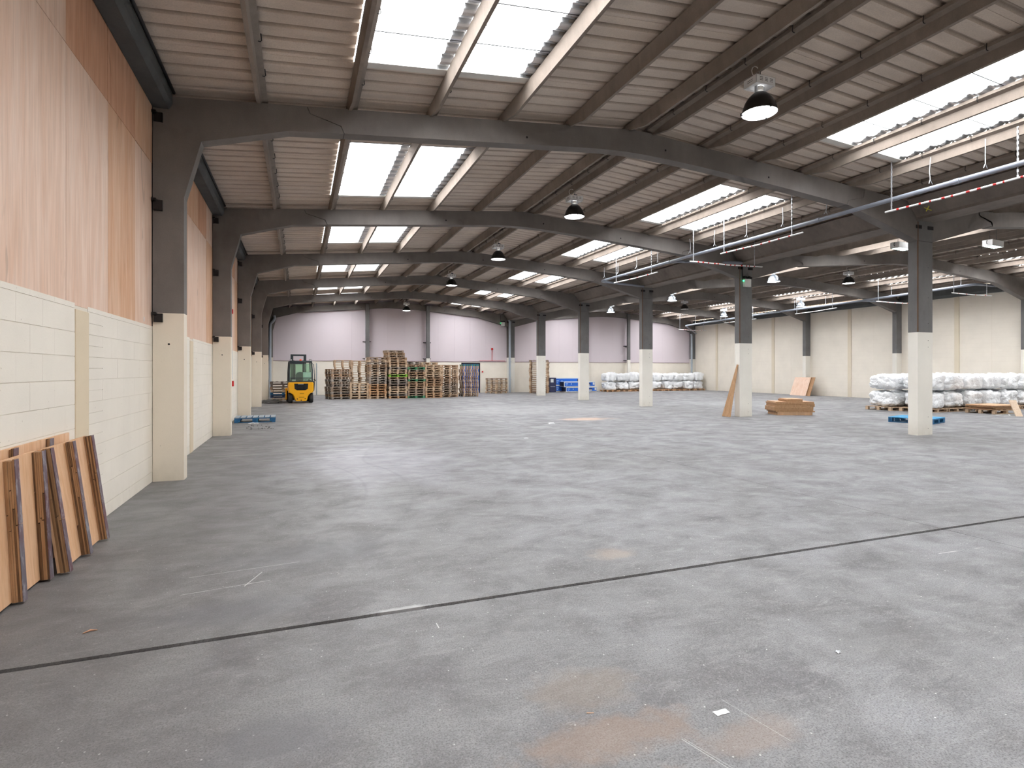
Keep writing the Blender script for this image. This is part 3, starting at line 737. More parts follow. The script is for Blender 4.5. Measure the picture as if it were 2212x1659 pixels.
# striped hanging poles
def pole(a, b, label, n=8):
    a, b = Vector(a), Vector(b); d = (b-a); L = d.length; d.normalize()
    o = thing('hanging_pole', label, 'pole', (0, 0, 0), 0, 'red and white poles hung on chains')
    MB().tube([a, a+(b-a)*.5-Vector((0, 0, .02)), b], .019, M['white_paint'], 8).build('pole_tube', None, o)
    rn = random.Random(int(L*1000))
    for k in range(n):
        t_ = .2+(L-.35)*(k+.5*rn.random())/n; q = a+d*t_-Vector((0, 0, .02*(1-abs(2*t_/L-1))))
        MB().tube([q, q+d*rn.uniform(.025, .06)], .0205, M['red'], 8).build('red_band', None, o)
    for t_ in (.12, L-.3):
        q = a+d*t_; zt = top(q.x)+.10; m = MB(); z = q.z; k = 0
        while z < zt:
            w_ = .014
            m.box(q.x-(w_ if k % 2 else .004), q.x+(w_ if k % 2 else .004), q.y-(.004 if k % 2 else w_), q.y+(.004 if k % 2 else w_), z, z+.05, M['galv']); z += .046; k += 1
        m.build('chain', None, o)
pole((11.0, 7.85, 4.68), (11.15, 5.4, 4.70), 'white pole with red bands hung on a chain, nearest the camera', 11)
pole((10.78, 12.3, 4.70), (10.9, 9.73, 4.70), 'white pole with red bands hung under the pipe before the second middle column', 8)
pole((10.55, 13.3, 4.66), (13.22, 13.28, 4.67), 'red and white striped pole hung crosswise in front of the second middle column', 12)
pole((10.73, 17.76, 4.70), (10.88, 15.34, 4.70), 'pale pole hung on chains before the third middle column', 4)
pole((24.9, 15.0, 4.68), (27.3, 14.9, 4.66), 'pale pole hung crosswise right of the nearest middle column', 4)
pole((24.9, 18.2, 4.70), (27.3, 18.1, 4.68), 'pale pole hung crosswise just left behind the nearest middle column', 5)
pole((26.2, 23.9, 4.70), (25.6, 20.8, 4.70), 'pale pole hung lengthwise between the two nearest middle columns', 3)
pole((26.6, 30.0, 4.70), (26.4, 27.0, 4.70), 'pale pole hung lengthwise just left of the second middle column', 3)
pole((25.8, 33.8, 4.50), (28.4, 33.9, 4.48), 'red and white striped pole hung crosswise in the far right corner', 10)

# high bay lamps
def highbay(x, y, z, label, clear=False, lit=True):
    o = thing('high_bay_lamp', label, 'lamp', (x, y, z), 0, 'clear high bay lamps in the right aisle' if clear else 'dark high bay lamps under the ridges')
    mt = M['clear'] if clear else M['reflector']
    prof = [(.240, 0), (.234, .03), (.218, .09), (.190, .16), (.150, .22), (.105, .265), (.07, .29)]
    MB().lathe(prof, (0, 0, 0), mt, 32).lathe([(r_-.006, z_) for r_, z_ in prof][::-1], (0, 0, 0), M['clear'] if clear else M['white_paint'], 32).build('reflector', None, o)
    MB().disc((0, 0, .010), .235, M['lamp_glow'] if lit else M['offwhite'], 32).build('lamp_glass', None, o)
    c = MB()
    for a in range(3): q = a*2.094+.4; c.box(.236*math.cos(q)-.012, .236*math.cos(q)+.012, .236*math.sin(q)-.012, .236*math.sin(q)+.012, -.006, .03, M['dark_metal'])
    c.build('glass_clip', None, o)
    MB().lathe([(.055, .28), (.055, .37)], (0, 0, 0), M['offwhite'], 12).box(-.07, -.045, -.02, .02, .28, .39, M['galv']).box(.045, .07, -.02, .02, .28, .39, M['galv']).build('neck', None, o)
    b_ = MB().box(-.17, .17, -.12, .12, .38, .385, M['white_paint'])
    for u0, u1, v0, v1 in ((-.17, .17, -.12, -.115), (-.17, .17, .115, .12), (-.17, -.165, -.12, .12), (.165, .17, -.12, .12)): b_.box(u0, u1, v0, v1, .36, .48, M['white_paint'])
    b_.box(-.17, .17, -.12, .12, .475, .48, M['white_paint']); g_ = b_.build('gear_box', None, o)
    sl = MB()
    for v in (-.1215, .1185):
        for u in (-.11, -.02, .07):
            for zz in (.405, .425, .445): sl.box(u, u+.055, v, v+.003, zz, zz+.006, M['black'])
    for u in (-.1715, .1685):
        for zz in (.41, .435): sl.box(u, u+.003, -.05, .05, zz, zz+.006, M['black'])
    q = sl.build('vent_slots', None, g_); q['kind'] = 'stuff'
    zt = top(x)-.10-z
    MB().tube([(0, 0, .48), (0, 0, zt)], .006, M['dark_metal'], 6).tube([(.02, 0, .48), (.015, 0, .62), (.02, 0, zt)], .004, M['dark_metal'], 5).build('hanging_hook', None, o)
    pts = [(-.05+.07*math.cos(k*.62)-.02, 0, .58+.075*math.sin(k*.62)) for k in range(-1, 9)]
    MB().tube(pts, .006, M['offwhite'] if not clear else M['galv'], 6).build('cable_loop', None, o)
    MB().box(-.01, .07, -.02, .02, .50, .535, M['navy_plug']).build('plug', None, o)
M['navy_plug'] = plain('dark_blue_plug', (.01, .02, .06), .4)
for y, lb in ((6.2, 'nearest the camera'), (11.94, 'second from the camera'), (17.4, 'third from the camera'), (23.45, 'fourth from the camera'), (34.3, 'before the far pink wall')):
    highbay(6.12, y, 5.16, f'dark lit high bay lamp under the left aisle ridge, {lb}')
highbay(21.6, 17.0, 5.17, 'dark lit high bay lamp left of the nearest middle column, right aisle')
highbay(21.5, 27.6, 5.17, 'small dark high bay lamp just below a clear lamp, far right aisle', False, False)
for (x, y), lb in zip(((17.4, 16.9), (17.4, 23.3), (17.4, 29.2)), ('right of the second middle column', 'between the second and third middle columns', 'left of the third middle column')):
    highbay(x, y, 4.98, f'clear glass high bay lamp hung {lb}', True)
highbay(25.4, 22.8, 4.95, 'clear high bay lamp near the right wall, nearer of two', True)
highbay(25.4, 28.7, 4.95, 'clear high bay lamp near the right wall, farther of two', True)
# white box lights
for (x, y, z, rz, lb) in ((16.2, 11.1, 5.00, .12, 'white box light half hidden behind the nearest middle column'), (18.66, 10.15, 5.06, .1, 'white box light with greenish glow right of the nearest middle column')):
    o = thing('box_light', lb, 'lamp', (x, y, z), rz, 'white box lights in the right aisle')
    MB().prism([(-.32, 0), (.32, 0), (.32, .17), (-.32, .17)], 'y', -.12, .12, M['white_paint']).build('housing', None, o)
    MB().box(-.26, .28, -.10, .10, -.004, .002, M['tube_glow']).build('diffuser', None, o)
    MB().tube([(0, -.08, .17), (0, -.08, top(x)-.11-z)], .006, M['dark_metal'], 5).tube([(0, .08, .17), (0, .08, top(x)-.11-z)], .006, M['dark_metal'], 5).build('suspension_wires', None, o)
    MB().tube([(-.33+.03*math.cos(k*.7), 0, .10+.05*math.sin(k*.7)) for k in range(10)], .008, M['dark_metal'], 5).build('cable_loop', None, o)
# emergency twin lights
def twin(x, y, z, lb):
    o = thing('emergency_light', lb, 'lamp', (x, y, z), 0, 'twin head emergency lights')
    MB().box(-.13, .13, -.10, 0, -.13, .13, M['offwhite'], b=.008).build('battery_box', None, o)
    for u in (-.09, .08): MB().box(u-.06, u+.06, -.12, -.01, .14, .20, M['black'], rot=Matrix.Rotation(.25, 3, 'Y'), piv=(u, 0, .15)).build('lamp_head', None, o)
    MB().tube([(-.17, -.06, .06), (-.17, -.085, .06)], .022, M['led_green'], 8).build('indicator', None, o)
    MB().tube([(-.16, -.02, .12), (-.16, -.01, .62)], .012, M['dark_metal'], 5).build('cable', None, o)
twin(13.62, 14.37, 4.35, 'emergency light with green indicator on the second middle column')
twin(12.98, 36.0, 4.68, 'small emergency light high left of the middle column at the far wall')
# alarm fittings
o = thing('alarm_bell', 'small red alarm on a red pipe on the pink wall near the blue door', 'alarm', (12.29, YB-.03, 0))
MB().tube([(0, -.03, 2.97), (0, -.09, 2.97)], .075, M['red'], 12).build('bell', None, o)
MB().tube([(0, -.03, 2.94), (0, -.03, 2.16)], .018, M['red'], 6).tube([(-.9, -.03, 2.16), (.95, -.03, 2.16)], .014, M['red'], 6).build('conduit', None, o)
o = tag(MB().box(-.05, .05, -.04, 0, -.05, .05, M['red'], b=.005).build('call_point', None, None, (11.62, YB-.005, 1.42)), 'tiny red call point on the far wall right of the blue door', 'alarm')
o = tag(MB().box(0, .05, -.07, .07, -.08, .08, M['red'], b=.006).build('call_point', None, None, (-1.85, 18.24, 1.12)), 'red call point on the cream left wall behind the second column', 'alarm')
o = thing('alarm_beacon', 'red alarm beacon high on the plywood behind the second left column', 'alarm', (-1.855, 17.9, 3.2))
MB().tube([(.02, 0, 0), (.07, 0, 0)], .07, M['red'], 12).build('beacon_dome', None, o)
MB().tube([(.03, 0, .05), (.03, 0, 1.8)], .012, M['white_paint'], 5).tube([(.03, 0, -.05), (.03, .2, -1.95)], .012, M['white_paint'], 5).build('cable', None, o)
tag(MB().tube([(0, 0, 0), (0, 0, 1.95)], .03, M['pvc_pale'], 6).build('wall_conduit', None, None, (.98, YB-.06, 0)), 'thin vertical conduit on the far wall right of the forklift', 'pipe')
M['chalk'] = plain('yellow_chalk', (.75, .70, .05), .8)
m = MB()
for sg in (-1, 1):
    for k in range(9):
        a0 = -.055+k*.0122; u = sg*a0
        m.box(-.003, .002, a0-.008, a0+.008, u-.008, u+.008)
o = m.build('yellow_cross', M['chalk'], None, (13.196, 8.45, 5.135)); o.rotation_euler = (0, -.713, 0)
tag(o, 'yellow chalk cross on the gutter side above the nearest middle column', 'mark')

# ================================================================ PALLETS
def pallet_mesh(W, D, Hh, m1, m2, name, boards=5, seed=0):
    rn = random.Random(seed); m = MB(); hw, hd = W/2, D/2
    bw = .10
    if boards == 0:                                            # light open pallet: cross boards on three bearers
        for u in (-hw+.02, -.035, hw-.09): m.box(u, u+.07, -hd, -hd+.09, 0, Hh-.018, m1).box(u, u+.07, hd-.09, hd, 0, Hh-.018, m1).box(u, u+.07, -.05, .05, 0, Hh-.018, m1)
        for k in range(4): v = -hd+(2*hd-.09)*k/3; m.box(-hw, hw, v, v+.09, Hh-.018, Hh, m2)
        return m.mesh(name)
    for v in (-hd, -.05, hd-.1): m.box(-hw, hw, v, v+.10, 0, .016, m2)
    for u in (-hw, -.05, hw-.10):
        for v in (-hd, -.05, hd-.1): m.box(u, u+.10, v, v+.10, .016, Hh-.036, m1)
    for v in (-hd, -.05, hd-.1): m.box(-hw, hw, v, v+.10, Hh-.036, Hh-.018, m2)
    step = (W-.12)/(boards-1)
    for k in range(boards):
        u = -hw+k*step; j = rn.uniform(-.006, .006)
        m.box(u, u+.12, -hd+j, hd+j, Hh-.018, Hh, m1)
    return m.mesh(name)
PMESH = {}
def pal(W, D, Hh, c1, c2=None, boards=5):
    k = (W, D, Hh, c1, c2, boards)
    if k not in PMESH: PMESH[k] = pallet_mesh(W, D, Hh, WOODS[c1], WOODS[c2 or c1], 'wooden_pallet', boards, len(PMESH))
    return PMESH[k]
CW = {'raw': 'pale raw wood', 'worn': 'worn brown', 'grey': 'greyed', 'orange': 'orange brown', 'brown': 'brown', 'dark': 'very dark', 'green': 'green painted', 'lime': 'lime green', 'navy': 'dark blue', 'blue': 'blue'}
def stack(cx, cy, n, where, W=1.0, D=1.2, Hh=.130, rz=0, jit=.02, cols=None, special=None, boards=5, lean=0, z0=0, nm='wooden_pallet'):
    rn = random.Random(int(cx*100+cy)); cols = cols or ['raw', 'worn', 'brown', 'raw', 'worn']
    grp = f'pallets of the {where}'
    x, y = cx, cy
    for k in range(n):
        c_ = (special or {}).get(k, rn.choice(cols))
        j = jit*(1+.6*(k/n)); 
        o = link('wooden_pallet', pal(W, D, Hh-.002, c_, None, boards), None, (cx+lean*k+rn.uniform(-j, j), cy+rn.uniform(-j, j), z0+k*Hh), rz+rn.uniform(-.02, .02)*(jit > 0))
        od = ORD[k+1] if n > 1 else ''
        tag(o, f'{CW[c_]} pallet, {od} up in the {where}' if n > 1 else f'{CW[c_]} pallet, {where}', 'pallet', grp)
stack(1.90, 30.95, 12, 'ragged stack right of the forklift', 1.02, 1.0, .132, .28, .025, ['worn', 'grey', 'worn', 'brown'], {11: 'brown'})
stack(2.95, 31.0, 6, 'low pale stack beside the ragged one', .96, 1.1, .140, 0, .015, ['raw', 'raw'], {5: 'raw'}, 7)
stack(3.90, 30.95, 16, 'orange based third front stack', .92, 1.1, .130, 0, .02, ['brown', 'worn', 'grey', 'raw'], {0: 'raw', 1: 'orange', 2: 'orange', 3: 'orange', 4: 'orange', 5: 'orange', 6: 'grey', 7: 'grey'})
stack(4.97, 30.9, 17, 'tall stack with the lime pallet', .97, 1.1, .130, 0, .022, ['raw', 'grey', 'brown', 'raw'], {0: 'orange', 9: 'lime', 5: 'dark', 6: 'grey'})
stack(4.82, 30.95, 3, 'narrow tier crowning the tallest stack', .92, 1.0, .130, .1, .03, ['worn', 'brown'], z0=17*.130)
stack(5.98, 31.0, 14, 'stack with green pallets', .95, 1.1, .130, 0, .02, ['brown', 'raw', 'worn'], {0: 'green', 7: 'green', 12: 'green'})
stack(6.93, 31.0, 14, 'sixth front stack from the forklift', .93, 1.1, .130, 0, .025, ['raw', 'orange', 'raw', 'brown'], {0: 'orange', 1: 'orange'})
stack(7.95, 31.4, 14, 'wavy seventh front stack', .97, 1.1, .130, 0, .035, ['raw', 'worn', 'brown', 'raw'])
stack(9.28, 31.6, 20, 'stack of thin pallets before the blue door', .92, 1.0, .093, 0, .025, ['raw', 'brown', 'raw'], {19: 'green'}, 0)
stack(12.25, 35.2, 8, 'low stack right of the blue door', 1.05, 1.0, .125, .45, .03, ['raw', 'raw', 'worn'], {7: 'worn'})
stack(15.05, 34.5, 17, 'brown stack behind the fifth middle column', 1.25, 1.0, .130, -.5, .02, ['brown', 'raw', 'brown'], {16: 'worn'})
# back row of stacks, their upper tiers show above the front row
for cx, cy, n, wh, cs, H_ in ((2.25, 32.3, 16, 'pale back stack nearest the forklift', ['raw'], .130), (3.15, 32.35, 16, 'second pale back stack', ['raw'], .128), (4.0, 32.3, 17, 'jumbled stack behind the orange based one', ['brown', 'raw', 'worn'], .132),
                              (5.0, 32.3, 19, 'stack behind the lime pallet stack', ['worn', 'brown', 'raw'], .135), (6.0, 32.35, 15, 'stack behind the green pallets', ['worn', 'grey'], .135), (7.1, 32.75, 15, 'stack behind the sixth stack', ['raw', 'worn'], .132)):
    stack(cx, cy, n, wh, .95, 1.1, H_, 0, .03, cs, None, 0 if 'pale' in wh else 5)
# group left of the forklift
stack(-.75, 31.2, 1, 'lowest in the mixed pile left of the forklift', 1.1, 1.0, .13, 0, 0, ['raw'], {0: 'raw'})
stack(-.77, 31.2, 1, 'second layer of the mixed pile left of the forklift', 1.2, 1.0, .135, 0, 0, ['navy'], z0=.13)
stack(-.78, 31.22, 1, 'third layer of the mixed pile left of the forklift', 1.2, 1.0, .135, 0, 0, ['navy'], {0: 'blue'}, z0=.265)
stack(-.76, 31.2, 1, 'fourth layer of the mixed pile left of the forklift', 1.2, 1.0, .13, 0, 0, ['raw'], z0=.40)
stack(-.80, 31.2, 1, 'fifth layer of the mixed pile left of the forklift', 1.2, 1.0, .14, 0, 0, ['worn'], {0: 'brown'}, z0=.53)
stack(-.78, 31.15, 1, 'sixth layer of the mixed pile left of the forklift', 1.2, 1.0, .14, .03, 0, ['dark'], z0=.67)
stack(-.84, 31.18, 1, 'top of the mixed pile left of the forklift', 1.1, 1.0, .13, 0, 0, ['worn'], {0: 'dark'}, z0=.81)

# two blue pallets built board by board
def blue_pallet(loc, rz, W, D, Hh, label, mtop, mside, nb=7):
    o = thing('blue_pallet', label, 'pallet', loc, rz)
    for k in range(3):
        u = (0, W/2-.05, W-.10)[k]
        MB().box(u, u+.10, 0, D, 0, .02, WOODS[mside], b=.002).build('bottom_board', None, o)
    for u in (0, W/2-.07, W-.15):
        for v in (0, D/2-.05, D-.10): MB().box(u, u+.15, v, v+.10, .02, Hh-.042, WOODS[mside], b=.003).build('block', None, o)
    for v in (0, D/2-.05, D-.10): MB().box(0, W, v, v+.10, Hh-.042, Hh-.022, WOODS[mside], b=.002).build('stringer_board', None, o)
    for v in (-.001,): MB().box(.15, W-.15, v, v+.02, .0, .02, WOODS[mside]).build('bottom_edge_board', None, o)
    st = (W-.125)/(nb-1)
    for k in range(nb): MB().box(k*st, k*st+.125, 0, D, Hh-.021, Hh, WOODS[mtop], b=.002).build('deck_board', None, o)
blue_pallet((-1.74, 17.72, 0), .02, 1.08, .82, .155, 'lone faded blue pallet on the floor against the left wall', 'bluetop', 'blue')
blue_pallet((16.45, 10.40, 0), .29, 1.08, 1.08, .15, 'lone bright blue pallet on the floor behind the nearest middle column', 'cyan', 'blue')

# ================================================================ WHITE BALES
def bale_mesh(dx, dy, dz, seed, name='bale', n=26, amp=.085, fold=0):
    rn = random.Random(seed); off = Vector((rn.uniform(0, 50), rn.uniform(0, 50), rn.uniform(0, 50)))
    bm = bmesh.new(); bmesh.ops.create_cube(bm, size=2); bmesh.ops.subdivide_edges(bm, edges=list(bm.edges), cuts=n, use_grid_fill=True)
    e = 5.5
    for v in bm.verts:
        p = v.co; r_ = (abs(p.x)**e+abs(p.y)**e+abs(p.z)**e)**(1/e); p = p/max(r_, 1e-6); q = Vector((p.x*dx/2, p.y*dy/2, p.z*dz/2))
        s_ = Vector((q.x*1., q.y*1., q.z*(1.1 if not fold else .5)))
        d1 = noise.voronoi(s_*2.9+off)[0]; d2 = noise.voronoi(s_*7.0+off*1.7+Vector((noise.noise(s_*4)*.9,)*3))[0]
        k = min(1, (d1[1]-d1[0])*2.0)*.55+min(1, (d2[1]-d2[0])*2.0)*.22+noise.noise(s_*1.6+off)*.8
        k += noise.ridged_multi_fractal(s_*5+off, .9, 2.1, 3, .9, 2.0)*.10
        nrm = Vector((q.x/(dx*dx), q.y/(dy*dy), q.z/(dz*dz))).normalized()
        q = q+nrm*(k-.55)*amp*1.35
        q.z = max(q.z, -dz/2+.01); v.co = q+Vector((0, 0, dz/2))
    me = bpy.data.meshes.new(name); bm.to_mesh(me); bm.free(); me.polygons.foreach_set('use_smooth', [True]*len(me.polygons)); me.materials.append(M['bale']); return me
def bale_mat():
    t = NT('white_film_bale'); p = t.obj(); r = t.rnd()
    f = t.noise(t.scale(p, 1, 1, 1.4), 5, 5, .65, 2.2); v = t.n('ShaderNodeTexVoronoi', feature='DISTANCE_TO_EDGE'); t.set(v.inputs['Vector'], t.vmath('ADD', p, t.vmath('MULTIPLY', t.n('ShaderNodeTexNoise').outputs[1], (.3, .3, .3)))); v.inputs['Scale'].default_value = 9
    c = t.mix(t.ramp(f, (.3, 0.), (.7, 1.)), (.90, .92, .94), (.97, .98, .99))
    c = t.mix(t.ramp(v.outputs[0], (0, .35), (.035, 0.)), c, (.66, .68, .72))  # shade of the creases, painted into the film colour
    c = t.mix(t.ramp(t.noise(p, 16, 4, .7, 1.5), (.64, 0.), (.71, .55)), c, (.34, .36, .41))  # deeper crease shade, painted as dark grey patches
    t.bump(t.math('ADD', f, t.ramp(v.outputs[0], (0, 0.), (.2, 1.))), .45, .02)
    t.b.inputs['Subsurface Weight'].default_value = 0
    return t.fin(c, .32, None, .45)
M['bale'] = bale_mat()
BN = [bale_mesh(1.02, 1.02, .60, k, 'plastic_bale', 26, .09, k % 2) for k in range(5)]
BF = [bale_mesh(.91, .95, .575, 40+k, 'plastic_bale', 14, .10, k % 2) for k in range(4)]
PN = pal(1.15, 1.0, .14, 'raw', None, 5)
rn = random.Random(3)
for r_ in range(2):
    for k in range(7):
        x, y = 21.42+k*1.09, 13.85+r_*1.14
        if r_ == 1: x -= .25
        col = ORD[k+1]
        o = link('wooden_pallet', PN, None, (x, y, 0)); tag(o, f'raw pallet under the {"front" if r_ == 0 else "second"} row near white bales, {col} from the left', 'pallet', 'pallets under the near white bales')
        for L in (0, 1):
            o = link('plastic_bale', rn.choice(BN), None, (x+rn.uniform(-.01, .01)-(.06 if L and k == 0 else 0), y+rn.uniform(-.02, .02), .14+L*.635), rn.choice((0, math.pi))+rn.uniform(-.04, .04))
            o.scale = (1.0+.02*L, 1, 1+rn.uniform(-.04, .02))
            tag(o, f'crumpled white plastic bale near the right edge, {("lower", "upper")[L]} layer, {("front", "second")[r_]} row, {col} from left', 'bale', 'white plastic bales of the near pile')
for k in range(9):
    x = 20.75+k*.95; y = 35.05
    o = link('wooden_pallet', pal(.9, 1.0, .12, 'orange', None, 5), None, (x, y, 0)); tag(o, f'pallet under the far white bales, {ORD[k+1]} from the left', 'pallet', 'pallets under the far white bales')
    for L in (0, 1):
        o = link('plastic_bale', BF[(k*2+L*3) % 4], None, (x+rn.uniform(-.04, .04), y+rn.uniform(-.04, .04), .12+L*.61), rn.choice((0, math.pi))+rn.uniform(-.1, .1)); o.scale = (1, 1, 1+rn.uniform(-.04, .06))
        tag(o, f'white plastic bale at the far wall, {("lower", "upper")[L]} layer, {ORD[k+1]} from the left', 'bale', 'white plastic bales at the far wall')
def strip(name, pts, wd, mat, label, cat, thick=.004):
    m = MB(); vs = []; P = [Vector(p) for p in pts]
    for i, p in enumerate(P):
        d_ = (P[min(i+1, len(P)-1)]-P[max(i-1, 0)]).normalized(); n_ = Vector((-d_.y, d_.x, 0)).normalized()*wd/2
        vs += [p-n_, p+n_, p+n_+Vector((0, 0, thick)), p-n_+Vector((0, 0, thick))]
    fs = []
    for i in range(len(P)-1):
        for k in range(4): fs.append((i*4+k, i*4+(k+1) % 4, i*4+4+(k+1) % 4, i*4+4+k))
    fs += [(3, 2, 1, 0), tuple(4*(len(P)-1)+k for k in range(4))]
    return tag(m.add(vs, fs, mat).build(name), label, cat)
M['strap'] = plain('white_strap', (.80, .82, .84), .5)
strip('loose_strap', [(21.75, 11.75, .003), (22.0, 11.72, .02), (22.2, 11.6, .006), (22.05, 11.5, .003), (21.6, 11.45, .003)], .05, M['strap'], 'loose white strap on the floor in front of the board pallet', 'strap')
strip('loose_strap', [(22.2, 11.6, .012), (22.4, 11.72, .02), (22.55, 11.65, .004)], .04, M['strap'], 'short end of white strap beside the loose strap on the floor', 'strap')
# bale ties hanging down at the front
for x, y, lb in ((20.82, 14.0, 'left corner'), (22.95, 13.28, 'middle')):
    m = MB()
    for j in range(4): a = .05*j; m.tube([(x+a, y, .55), (x+a+.03, y-.10, .40), (x+a-.02, y-.13, .18), (x+a+.05, y-.12, .06), (x+a+.12, y-.06, .03)], .012, M['strap'], 5)
    tag(m.build('strap_bundle'), f'white straps dangling from the near bales at the {lb}', 'strap')

# ================================================================ BLUE CARTONS
M['carton_blue'] = plain('blue_printed_carton', (.015, .13, .60), .45, 0, .08, 2); M['carton_navy'] = plain('navy_carton_end', (.035, .04, .10), .5, 0, .3, 6)
M['carton_edge'] = plain('pale_carton_edge', (.70, .74, .74), .5); M['carton_mark'] = plain('pale_blue_print', (.45, .65, .85), .5)
def carton(loc, L, D, Hh, label, top=False):
    o = thing('blue_carton', label, 'carton', loc, 0, 'blue cartons near the far wall')
    MB().box(0, L, 0, D, 0, Hh, M['carton_blue']).build('carton_body', None, o)
    MB().box(-.004, .001, .01, D-.01, .02, Hh-.02, M['carton_navy']).build('carton_end', None, o)
    e = MB()
    for z in (0, Hh-.035): e.box(-.006, L+.006, -.008, .004, z, z+.035, M['carton_edge'])
    e.box(-.008, .035, -.010, .004, 0, Hh, M['carton_edge']).box(-.006, L+.006, 0, D, Hh, Hh+.012, M['carton_edge']).box(-.008, .001, 0, D, 0, .03, M['carton_edge']); e.build('carton_edging', None, o)
    k = MB().box(L-.65, L-.35, -.009, .001, .06, Hh-.08, M['carton_navy']).box(L-.62, L-.38, -.011, .001, .08, .13, M['carton_edge']).box(.12, .30, -.010, .001, Hh*.55, Hh*.66, M['carton_mark']).box(.14, .24, -.010, .001, Hh*.30, Hh*.38, M['carton_mark']).box(.52, .58, -.010, .001, Hh*.48, Hh*.66, M['carton_mark']).box(L-.16, L-.02, -.010, .001, Hh*.35, Hh*.85, M['carton_edge'])
    k.build('printed_marks', None, o)
carton((17.25, 34.9, .03), 2.40, .70, .31, 'long blue carton, lower one of the front pair by the far wall')
carton((17.10, 34.9, .385), 2.40, .70, .33, 'long blue carton, upper one of the front pair by the far wall')
carton((16.75, 35.65, .03), 2.40, .55, .42, 'blue carton at the bottom behind the front pair')
carton((16.75, 35.65, .475), 2.40, .55, .50, 'blue carton standing highest behind the front pair')
o = thing('dark_carton', 'dark printed carton left of the blue cartons', 'carton', (16.25, 35.4, 0))
MB().box(0, .48, 0, .6, 0, 1.0, M['carton_navy'], b=.01).build('carton_body', None, o); MB().box(.06, .28, -.004, .001, .68, .92, M['carton_edge']).box(.04, .40, -.004, .001, .38, .40, M['carton_edge']).build('printed_marks', None, o)
o = MB(); 
for i, (a, b_) in enumerate(((17.2, 17.3), (18.35, 18.45), (19.5, 19.6))): o.box(a, b_, 34.92, 35.58, 0, .028)
tag(o.build('carton_bearer', WOODS['raw']), 'thin wooden bearers under the lower front blue carton', 'bearer')

# ================================================================ LOOSE BOARDS
def ply(name, dims, loc, rot, mat, label, cat='board', edge=None, grp=None):
    a, b_, c_ = dims
    m = MB(); m.box(0, a, 0, b_, 0, c_, mat, b=min(.002, c_*.2))
    o = m.build(name); o.location = loc; o.rotation_euler = rot; return tag(o, label, cat, grp)
# stack of offcuts before the second middle column
bx, by, br = 15.0, 14.42, -.42
Z = 0; rn = random.Random(5)
spec = [(.05, .055, 1.15, .0), (.02, .050, 1.15, .0)]+[(.045, .046, 1.28, -.05-.03*min(k, 2)*(k < 4)) for k in range(7)]+[(.03, .03, 1.24, -.02)]
ord2 = ['lowest', 'second', 'third', 'fourth', 'fifth', 'sixth', 'seventh', 'eighth', 'ninth', 'tenth']
for k, (_, th, L, xo) in enumerate(spec):
    j = rn.uniform(-.02, .02); m_ = M['board_edge'] if k > 1 else WOODS['orange']
    m = MB().box(xo+j, xo+j+L, rn.uniform(-.01, .01), .80, 0, th-.003, m_, b=.002)
    m.box(xo+j+.004, xo+j+L-.004, .012, .79, th-.0035, th-.0022, M['board'])
    o = m.build('plywood_offcut', None, None, (bx, by, Z), br); Z += th
    tag(o, f'plywood offcut, {ord2[k]} in the stack right of the second middle column', 'board', 'plywood offcuts stacked on the floor')
for k in range(3):
    o = MB().box(.32+.015*k*(-1)**k, .86, .05, .70, 0, .030, M['board_edge'] if k < 2 else M['board'], b=.002).build('short_offcut', None, None, (bx, by, Z), br); Z += .033
    tag(o, f'short plywood piece, {["lowest", "middle", "topmost"][k]} of three crowning the offcut stack', 'board', 'short pieces on the offcut stack')
# board leaning on the second middle column
m = MB(); 
vs = [(13.02, 14.42, 0), (13.04, 14.42, 0), (13.04, 14.80, 0), (13.02, 14.80, 0), (13.335, 14.42, 1.69), (13.355, 14.42, 1.69), (13.355, 14.47, 1.70), (13.335, 14.47, 1.70)]
m.add(vs, [(0, 3, 2, 1), (4, 5, 6, 7), (0, 1, 5, 4), (1, 2, 6, 5), (2, 3, 7, 6), (3, 0, 4, 7)], M['board_edge'])
tag(m.build('leaning_board'), 'tapering brown board leaning on the left of the second middle column', 'board')
# sheets leaning on the right wall
for k, (y0, y1, dx, mt, lb) in enumerate(((24.95, 26.1, 0, 'ply_a', 'front salmon plywood sheet leaning against the cream right wall'), (24.70, 26.0, .06, 'board_edge', 'brown plywood sheet leaning behind the salmon one at the right wall'))):
    m = MB(); sh = -.03
    vs = [(28.15+dx, y0, 0), (28.17+dx, y0, 0), (28.17+dx, y1, 0), (28.15+dx, y1, 0), (28.56+dx, y0+sh, 1.10), (28.58+dx, y0+sh, 1.10), (28.58+dx, y1+sh, 1.10), (28.56+dx, y1+sh, 1.10)]
    tag(m.add(vs, [(0, 3, 2, 1), (4, 5, 6, 7), (0, 1, 5, 4), (1, 2, 6, 5), (2, 3, 7, 6), (3, 0, 4, 7)], M[mt]).build('leaning_sheet'), lb, 'board')
# boards on a pallet before the near bales
o = link('wooden_pallet', pal(1.25, .95, .15, 'raw', None, 5), None, (22.92, 12.5, 0), -.05); tag(o, 'raw pallet carrying loose boards at the right edge of the picture', 'pallet')
for k in range(4):
    o = MB().box(-.66+.03*(k % 2), .64, -.48, .46, 0, .022+.012*(k == 3), M['board'] if k == 3 else M['board_edge'], b=.002).build('loose_board', None, None, (22.92, 12.5, .152+k*.040), -.05+.02*(k % 2))
    tag(o, f'loose board, {["lowest", "second", "third", "top pale one"][k]} on the pallet at the right edge', 'board', 'loose boards on the pallet at the right edge')
    if k < 3:
        s_ = MB().box(-.6, .6, -.40, -.34, 0, .018).box(-.6, .6, .30, .36, 0, .018).build('spacer_laths', WOODS['worn'], None, (22.92, 12.5, .152+k*.040+.022), -.05); tag(s_, f'thin laths over the {["lowest", "second", "third"][k]} loose board on the right pallet', 'lath')
